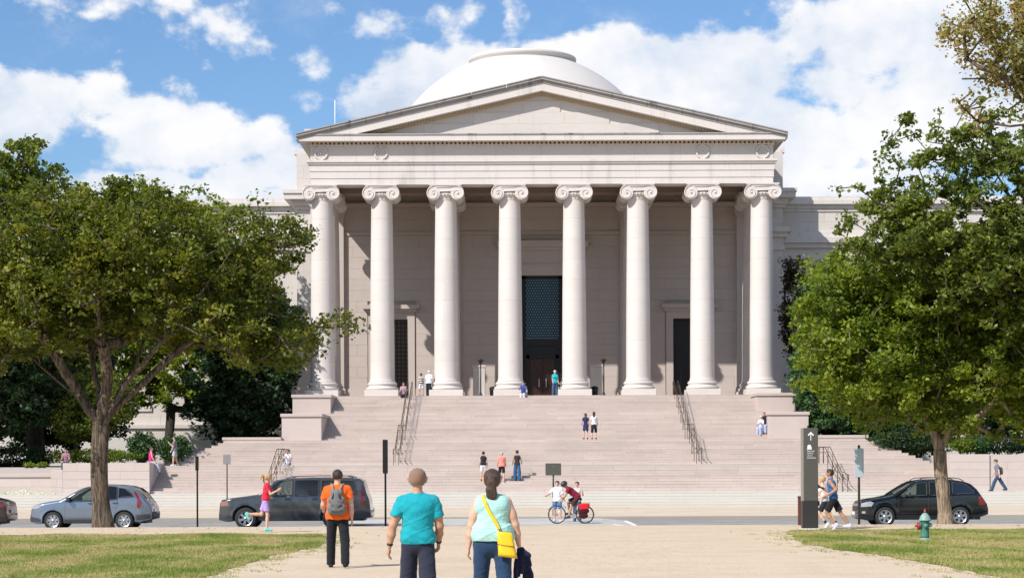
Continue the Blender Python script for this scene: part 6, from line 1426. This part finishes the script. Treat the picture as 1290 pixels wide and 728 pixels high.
# ------------------------------------------------------------ bicycle and rider
YB = 75.6; xb0 = PX(701.5, YB); r_ = .345
bk = thing('bicycle', (xb0, YB, zt), 0, 'white bicycle with thin wheels and a red and black pannier crossing the road', 'bicycle'); WB = 1.07
bikep = plain('bike_paint', (.55, .58, .60), .35, .3)
for wx in (0, WB):
    w = thing('wheel', (wx, 0, r_)); w.parent = bk
    pts = [(r_ * math.cos(a * 2 * PI / 40), 0, r_ * math.sin(a * 2 * PI / 40)) for a in range(40)]
    MB().tube([tuple(np.array(p) * (1 - .018 / r_)) for p in pts], .019, 8, closed=True).build('tyre', M['tyre'], w)
    b = MB().tube([tuple(np.array(p) * (1 - .045 / r_)) for p in pts], .010, 6, closed=True)
    for k in range(18): a = 2 * PI * k / 18; b.tube([(.03 * math.cos(a + .6), .02 * (-1) ** k, .03 * math.sin(a + .6)), ((r_ - .05) * math.cos(a), 0, (r_ - .05) * math.sin(a))], .0022, 4)
    b.build('rim', M['rim'], w); MB().lathe([(.02, -.05), (.03, 0), (.02, .05)], 10, (0, 0, 0), 'y').build('hub', M['plastic'], w)
bbx, bbz = WB - .43, .29; stx, stz = WB - .58 + .0, .86; stx = bbx + .17; htx, htz = .27, .84
b = MB()
b.tube([(bbx, 0, bbz), (stx, 0, stz)], .018); b.tube([(stx - .02, 0, stz - .08), (htx, 0, htz)], .018); b.tube([(bbx, 0, bbz), (htx - .02, 0, htz - .14)], .021); b.tube([(htx + .02, 0, htz + .05), (htx - .04, 0, htz - .2)], .02)
for sy in (-.05, .05): b.tube([(bbx, 0, bbz), (WB, sy, r_)], .010); b.tube([(stx - .02, 0, stz - .08), (WB, sy, r_)], .009); b.tube([(htx - .04, 0, htz - .2), (.05, sy, r_ + .1), (0, sy, r_)], .012)
b.build('frame', bikep, bk)
MB().tube([(htx + .02, 0, htz + .05), (htx - .02, 0, htz + .12), (htx - .08, 0, htz + .13)], .013).build('stem', M['plastic'], bk)
MB().tube([(htx + .02, -.29, htz + .15), (htx - .07, -.24, htz + .14), (htx - .08, 0, htz + .13), (htx - .07, .24, htz + .14), (htx + .02, .29, htz + .15)], .012).build('handlebar', M['black_metal'], bk)
link('saddle', field_mesh('saddle', [C((stx - .15, 0, stz + .06), (stx + .1, 0, stz + .07), .022, .05, .7), C((stx + .08, -.03, stz + .07), (stx + .08, .03, stz + .07), .04)], .012, M['black_metal'], .02), bk)
MB().tube([(stx - .02, 0, stz - .05), (stx, 0, stz + .06)], .013).build('seat_post', M['rim'], bk)
MB().lathe([(.09, -.06), (.095, -.055), (.09, -.05)], 20, (bbx, 0, bbz), 'y').build('chainring', M['rim'], bk)
for sy, a in ((-1, -.5), (1, PI - .5)):
    px_, pz_ = bbx + .17 * math.cos(a), bbz + .17 * math.sin(a); MB().tube([(bbx, sy * .07, bbz), (px_, sy * .09, pz_)], .011).build('crank', M['rim'], bk); MB().box(px_ - .045, px_ + .045, min(sy * .09, sy * .19), max(sy * .09, sy * .19), pz_ - .012, pz_ + .012).build('pedal', M['plastic'], bk)
b = MB()
for sy in (-.07, .07): b.tube([(WB, sy, r_), (WB + .02, sy, r_ * 2 + .08)], .006); b.tube([(stx + .05, sy * .5, stz - .1), (WB - .2, sy, r_ * 2 + .08), (WB + .18, sy, r_ * 2 + .08)], .006)
b.build('luggage_rack', M['black_metal'], bk)
MB().tube([(-r_ * 1.05 + .02, 0, r_ * 1.5), (-.15, 0, r_ * 2 + .02), (.1, 0, r_ * 2 + .03)], .012).build('mudguard', M['plastic'], bk)
pn = thing('pannier', (xb0 + WB - .06, YB - .16, zt), 0, 'red and black pannier bag on the rear rack of the bicycle', 'bag')
link('bag_body', field_mesh('bag_body', [C((-.12, 0, .30), (.10, 0, .30), .07), C((-.13, 0, .45), (.14, 0, .48), .075), C((-.12, 0, .6), (.14, 0, .62), .07), C((0, 0, .3), (0, 0, .6), .12, .13, .6)], .014, cm((.05, .006, .01)), .04), pn)
link('bag_lid', field_mesh('bag_lid', [C((-.12, -.02, .68), (.16, -.02, .70), .075), C((-.10, -.045, .58), (.14, -.045, .60), .06)], .014, cm((.60, .012, .02)), .04), pn)
# rider
Hd = 1.72
tr_, kr = person('cyclist in a maroon T-shirt, brown shorts and black helmet bending over a bicycle', xb0 + stx - .01, YB, zt, 90, Hd, 1, 'tan', 'dark', 'short', 1.0, lean=50, legR=(62, 70, 2, 0), legL=(36, 20, 2, -10), armL=(78, 6, 10), armR=(78, 6, 10), top=((.20, .008, .03), .6, dict(loose=.01)), bottom=((.06, .025, .02), .46, .03), shoes=(.06, .06, .07), head=(38, 20), hat=(.02, .02, .025), gait_z=1.02)

# ------------------------------------------------------------ rails on the stairs
def handrail(label, x, Ya, Yb, drop=True, group=None, gap=.28, ext=.35):
    """two parallel pipes that follow the stair, on paired posts"""
    t = thing('handrail', (x, Ya, stair_z(Ya)), 0, label, 'handrail', group); z0 = stair_z(Ya)
    Ys = [Ya]
    for brk in (YTOP, yL, yL - 2.6, y3, YT, y4):
        if Yb < brk < Ya: Ys.append(brk)
    Ys.append(Yb)
    def pz(Y):
        if Y >= YTOP: return PZ
        if Y > yL: return PZ - (YTOP - Y) / TR * RI
        if Y > yL - 2.6: return z2
        if Y > y3: return z2 - (yL - 2.6 - Y) / TR * RI
        if Y > YT: return z3
        return max(z4, z3 - (YT - Y) / TR * RI)
    for sx in (-gap / 2, gap / 2):
        pts = [(sx, Y - Ya, pz(Y) + .92 - z0) for Y in Ys]; e = (sx, Yb - Ya - .3, pz(Yb) + .92 - z0)
        MB().tube([(sx, .0, pts[0][2] - .25)] + pts + [e, (sx, e[1], e[2] - .3)], .022, 8).build('rail', M['rail_metal'], t)
        MB().tube([(sx, p[1], p[2] - .30) for p in pts], .013, 6).build('mid_rail', M['rail_metal'], t)
    n = max(2, int((Ya - Yb) / 1.45) + 1)
    for i in range(n):
        Y = Ya + (Yb - Ya) * i / (n - 1)
        for sx in (-gap / 2, gap / 2): MB().tube([(sx, Y - Ya, stair_z(Y) - z0 - .05), (sx, Y - Ya, pz(Y) + .92 - z0)], .018, 6).build('post', M['rail_metal'], t)
    return t
handrail('long double handrail on the left of the main flight', X0 - 8.75, 131.2, 114.6)
handrail('long double handrail on the right of the main flight', X0 + 8.75, 131.2, 114.6)
handrail('left short handrail on the wide lower flight above the grey SUV', -13.0, 114.9, 105.2)
handrail('right short handrail on the wide lower flight behind the joggers', 17.65, 114.9, 105.2)
# ------------------------------------------------------------ on the portico floor
for sd, side_ in ((-1, 'left'), (1, 'right')):
    x = {-1: PX(606, 131.9), 1: PX(761, 131.9)}[sd]
    t = thing('lamp_post', (x, 131.9, PZ), 0, f'slim black lamp post standing {side_} of the main door between columns', 'lamp')
    MB().lathe([(.16, 0), (.16, .05), (.09, .12), (.06, .25)], 12).build('base', M['black_metal'], t); MB().tube([(0, 0, .2), (0, 0, 2.2)], .045, 10).build('pole', M['black_metal'], t)
    MB().lathe([(.05, 2.18), (.1, 2.24), (.13, 2.34), (.24, 2.38), (.24, 2.41), (.06, 2.46), (.03, 2.52)], 14).build('lamp_head', M['black_metal'], t)
    x = {-1: PX(604, 137.6), 1: PX(751.5, 137.6)}[sd]  # added box in place of a sun patch on the back wall
    t = thing('sun_patch_box', (x, 137.6, PZ), 0, f'pale box added for a wall sun patch behind the {side_} lamp post', 'plinth')
    MB().cbox(-.52, .52, -.4, .4, 0, .22, .02).build('foot', M['marble'], t); MB().cbox(-.42, .42, -.32, .32, .22, 2.2, .02).build('shaft', M['marble'], t); MB().cbox(-.47, .47, -.36, .36, 2.2, 2.36, .02).build('cap', M['marble'], t)
    x = {-1: PX(621.5, 132.6), 1: PX(749.5, 132.6)}[sd]
    t = thing('litter_bin', (x, 132.6, PZ), 0, f'small black bin at the foot of the column {side_} of the main door', 'bin')
    MB().lathe([(.2, 0), (.24, .5), (.25, .52), (.22, .56)], 14).build('bin_body', M['black_metal'], t); MB().lathe([(.25, .56), (.25, .60), (.12, .68), (0, .70)], 14).build('lid', M['black_metal'], t)
# ------------------------------------------------------------ street furniture
M['sign_brown'] = plain('sign_enamel', (.085, .080, .068), .45, .1, .06, 2); M['sign_dark'] = plain('sign_enamel_dark', (.028, .027, .024), .45, .1, .08, 2); M['sign_side'] = plain('sign_edge', (.30, .27, .24), .5, .2, .06)
M['sign_pale'] = plain('pale_sign_plate', (.42, .50, .55), .4, .2, .1); M['sign_back'] = plain('sign_back_metal', (.30, .29, .28), .5, .4, .1); M['rust'] = plain('brown_post', (.10, .035, .025), .6, .2, .25, 12)
Yp = 57.8; xp = PX(1019.5, Yp); t = thing('information_pillar', (xp, Yp, -.01), 0, 'tall grey wayfinding pillar with a white arrow beside the joggers', 'sign')
MB().cbox(-.26, .26, -.24, .24, 0, .05, .01).build('base', M['granite'], t); MB().cbox(-.225, .235, -.16, .16, .05, .84, .012).build('lower_body', M['sign_dark'], t); MB().cbox(-.185, .235, -.15, .17, .84, 2.96, .012).build('upper_body', M['sign_brown'], t)
MB().box(-.225, -.187, -.14, .17, .842, 2.955).build('side_panel', M['sign_side'], t); MB().cbox(.236, .29, -.08, .02, .70, .84, .01).build('box', M['sign_dark'], t)
yf = -.156
MB().box(.0 + .015, .035, yf, -.14, 2.60, 2.80).build('arrow', M['white'], t)
b = MB().prism([(.025, 2.85), (-.065, 2.755), (-.04, 2.73), (.025, 2.80), (.09, 2.73), (.115, 2.755)], yf, -.14); b.build('arrow', M['white'], t, fix=True)
b = MB(); b.prism([(-.075 + .0, 2.36)] + [(-.02 + .055 * math.cos(a), 2.42 + .055 * math.sin(a)) for a in np.linspace(PI, 0, 12)] + [(.035, 2.36)], yf, -.14); b.box(-.09, .05, yf, -.14, 2.335, 2.352)
for k in range(4): b.box(-.07 + k * .034, -.055 + k * .034, yf - .002, -.14, 2.352, 2.40)
b.build('dome_symbol', M['white'], t, fix=True)
def text(body, size, loc, mat, parent, rot=(R(90), 0, 0), al='LEFT'):
    cu = bpy.data.curves.new('lettering', 'FONT'); cu.body = body; cu.size = size; cu.extrude = .001; cu.align_x = al; cu.materials.append(mat); o = bpy.data.objects.new('lettering', cu); COL.objects.link(o); o.parent = parent; o.location = loc; o.rotation_euler = rot; return o
text('National\nGallery', .062, (-.085, yf - .001, 2.27), M['white'], t); text('of Art', .062, (-.085, yf - .001, 2.135), M['white'], t)
MB().box(-.085, .17, yf, -.14, 2.085, 2.098).build('rule_line', M['white'], t)
# small brown bollard
t = thing('bollard', (PX(1007.5, 62.3), 62.3, -.01), 0, 'short red brown post left of the wayfinding pillar', 'bollard'); MB().cbox(-.06, .06, -.06, .06, 0, .86, .012).build('post', M['rust'], t); MB().cbox(-.07, .07, -.07, .07, .86, .92, .012).build('cap', M['rust'], t)
# sign poles
def pole_sign(label, px, Y, py_top, w, hs, py_s0, mat='sign_back', pr=.03, pm='rust', turn=0, zb=None, double=False, thick=.012):
    x = PX(px, Y); zb = gh(x, Y) if zb is None else zb; t = thing('sign_post', (x, Y, zb), 0, label, 'sign'); zt_ = gz(py_top, Y) - zb
    MB().tube([(0, 0, -.05), (0, 0, zt_)], pr, 10).build('post', M[pm], t)
    z1 = gz(py_s0, Y) - zb; b = MB().cbox(-w / 2, w / 2, -thick, thick, z1 - hs, z1, .008); b.build('sign_plate', M[mat], t, (0, -pr - .02, 0), (0, 0, 0) if not turn else (0, 0, R(turn)))
    for zz in (z1 - hs * .25, z1 - hs * .75): MB().lathe([(.012, -.0), (.012, .02)], 8, (0, -pr - .045, zz), 'y').build('bolt', M['rim'], t)
    return t
pole_sign('thin brown pole with a narrow dark box on top, right of the blue SUV', 248.5, 70.2, 574, .11, .5, 573, 'sign_dark', .032, 'rust', thick=.05)
pole_sign('square pale metal sign on a red brown post above the grey SUV bonnet', 286, 85.5, 572, .32, .42, 571, 'sign_back', .028, 'rust', zb=zS - .03)
pole_sign('tall thin post with a long dark banner plate left of the teal shirt man', 485.5, 66, 553, .17, 1.12, 553, 'sign_dark', .035, 'black_metal', thick=.04)
pole_sign('grey post with a tall pale blue plate seen in front of the black SUV nose', 1082, 65, 562, .30, .95, 566, 'sign_pale', .04, 'sign_dark')
pole_sign('plain dark green rectangular notice board on one post behind the cyclist', 697, 86, 583.5, .68, .52, 583.5, 'sign_brown', .04, 'sign_dark', zb=zS - .03)
# hydrant
Yh = 48.0; t = thing('fire_hydrant', (PX(1165, Yh), Yh, 0), 0, 'green fire hydrant with a red side cap standing on the right lawn', 'hydrant')
hyd = plain('hydrant_green', (.06, .20, .16), .5, 0, .35, 14); hyp = plain('hydrant_pale', (.22, .36, .31), .55, 0, .35, 18); hyr = plain('hydrant_red', (.30, .025, .025), .45, 0, .3, 20)
MB().lathe([(.15, 0), (.15, .035), (.11, .05), (.105, .09)], 20).build('base_flange', hyp, t)
MB().lathe([(.105, .09), (.10, .14), (.098, .45), (.11, .47), (.11, .50)], 20).build('barrel', hyd, t)
MB().lathe([(.145, .50), (.145, .53), (.13, .545), (.125, .58), (.10, .63), (.06, .67), (.045, .69)], 20).build('bonnet', hyp, t)
MB().lathe([(.03, .69), (.034, .70), (.03, .74), (.022, .75), (.018, .79), (0, .795)], 8).build('operating_nut', hyr, t)
n_ = thing('outlet', (0, 0, .38)); n_.parent = t
MB().lathe([(.075, -.085), (.085, -.11), (.085, -.13)], 18, (0, 0, 0), 'x').build('nozzle', hyd, n_)
MB().lathe([(.095, -.13), (.1, -.14), (.1, -.175), (.06, -.19), (.03, -.195), (.03, -.235), (0, -.235)], 18, (0, 0, 0), 'x').build('cap', hyr, n_)
for s_ in (1,): MB().lathe([(.05, .08), (.055, .13), (.05, .15), (.02, .155), (.02, .175), (0, .175)], 14, (0, 0, .40), 'x').build('side_cap', hyp, t)
MB().lathe([(.055, -.09), (.06, -.14), (.05, -.16), (.02, -.165), (0, -.18)], 14, (0, 0, .38), 'y').build('side_cap', hyd, t)
b = MB()
for k in range(8): a = 2 * PI * k / 8; b.lathe([(.014, 0), (.014, .02), (0, .022)], 6, (.128 * math.cos(a), .128 * math.sin(a), .53)); b.lathe([(.014, 0), (.014, .02), (0, .022)], 6, (.128 * math.cos(a), .128 * math.sin(a), .036))
b.build('bolts', hyp, t)['kind'] = 'stuff'
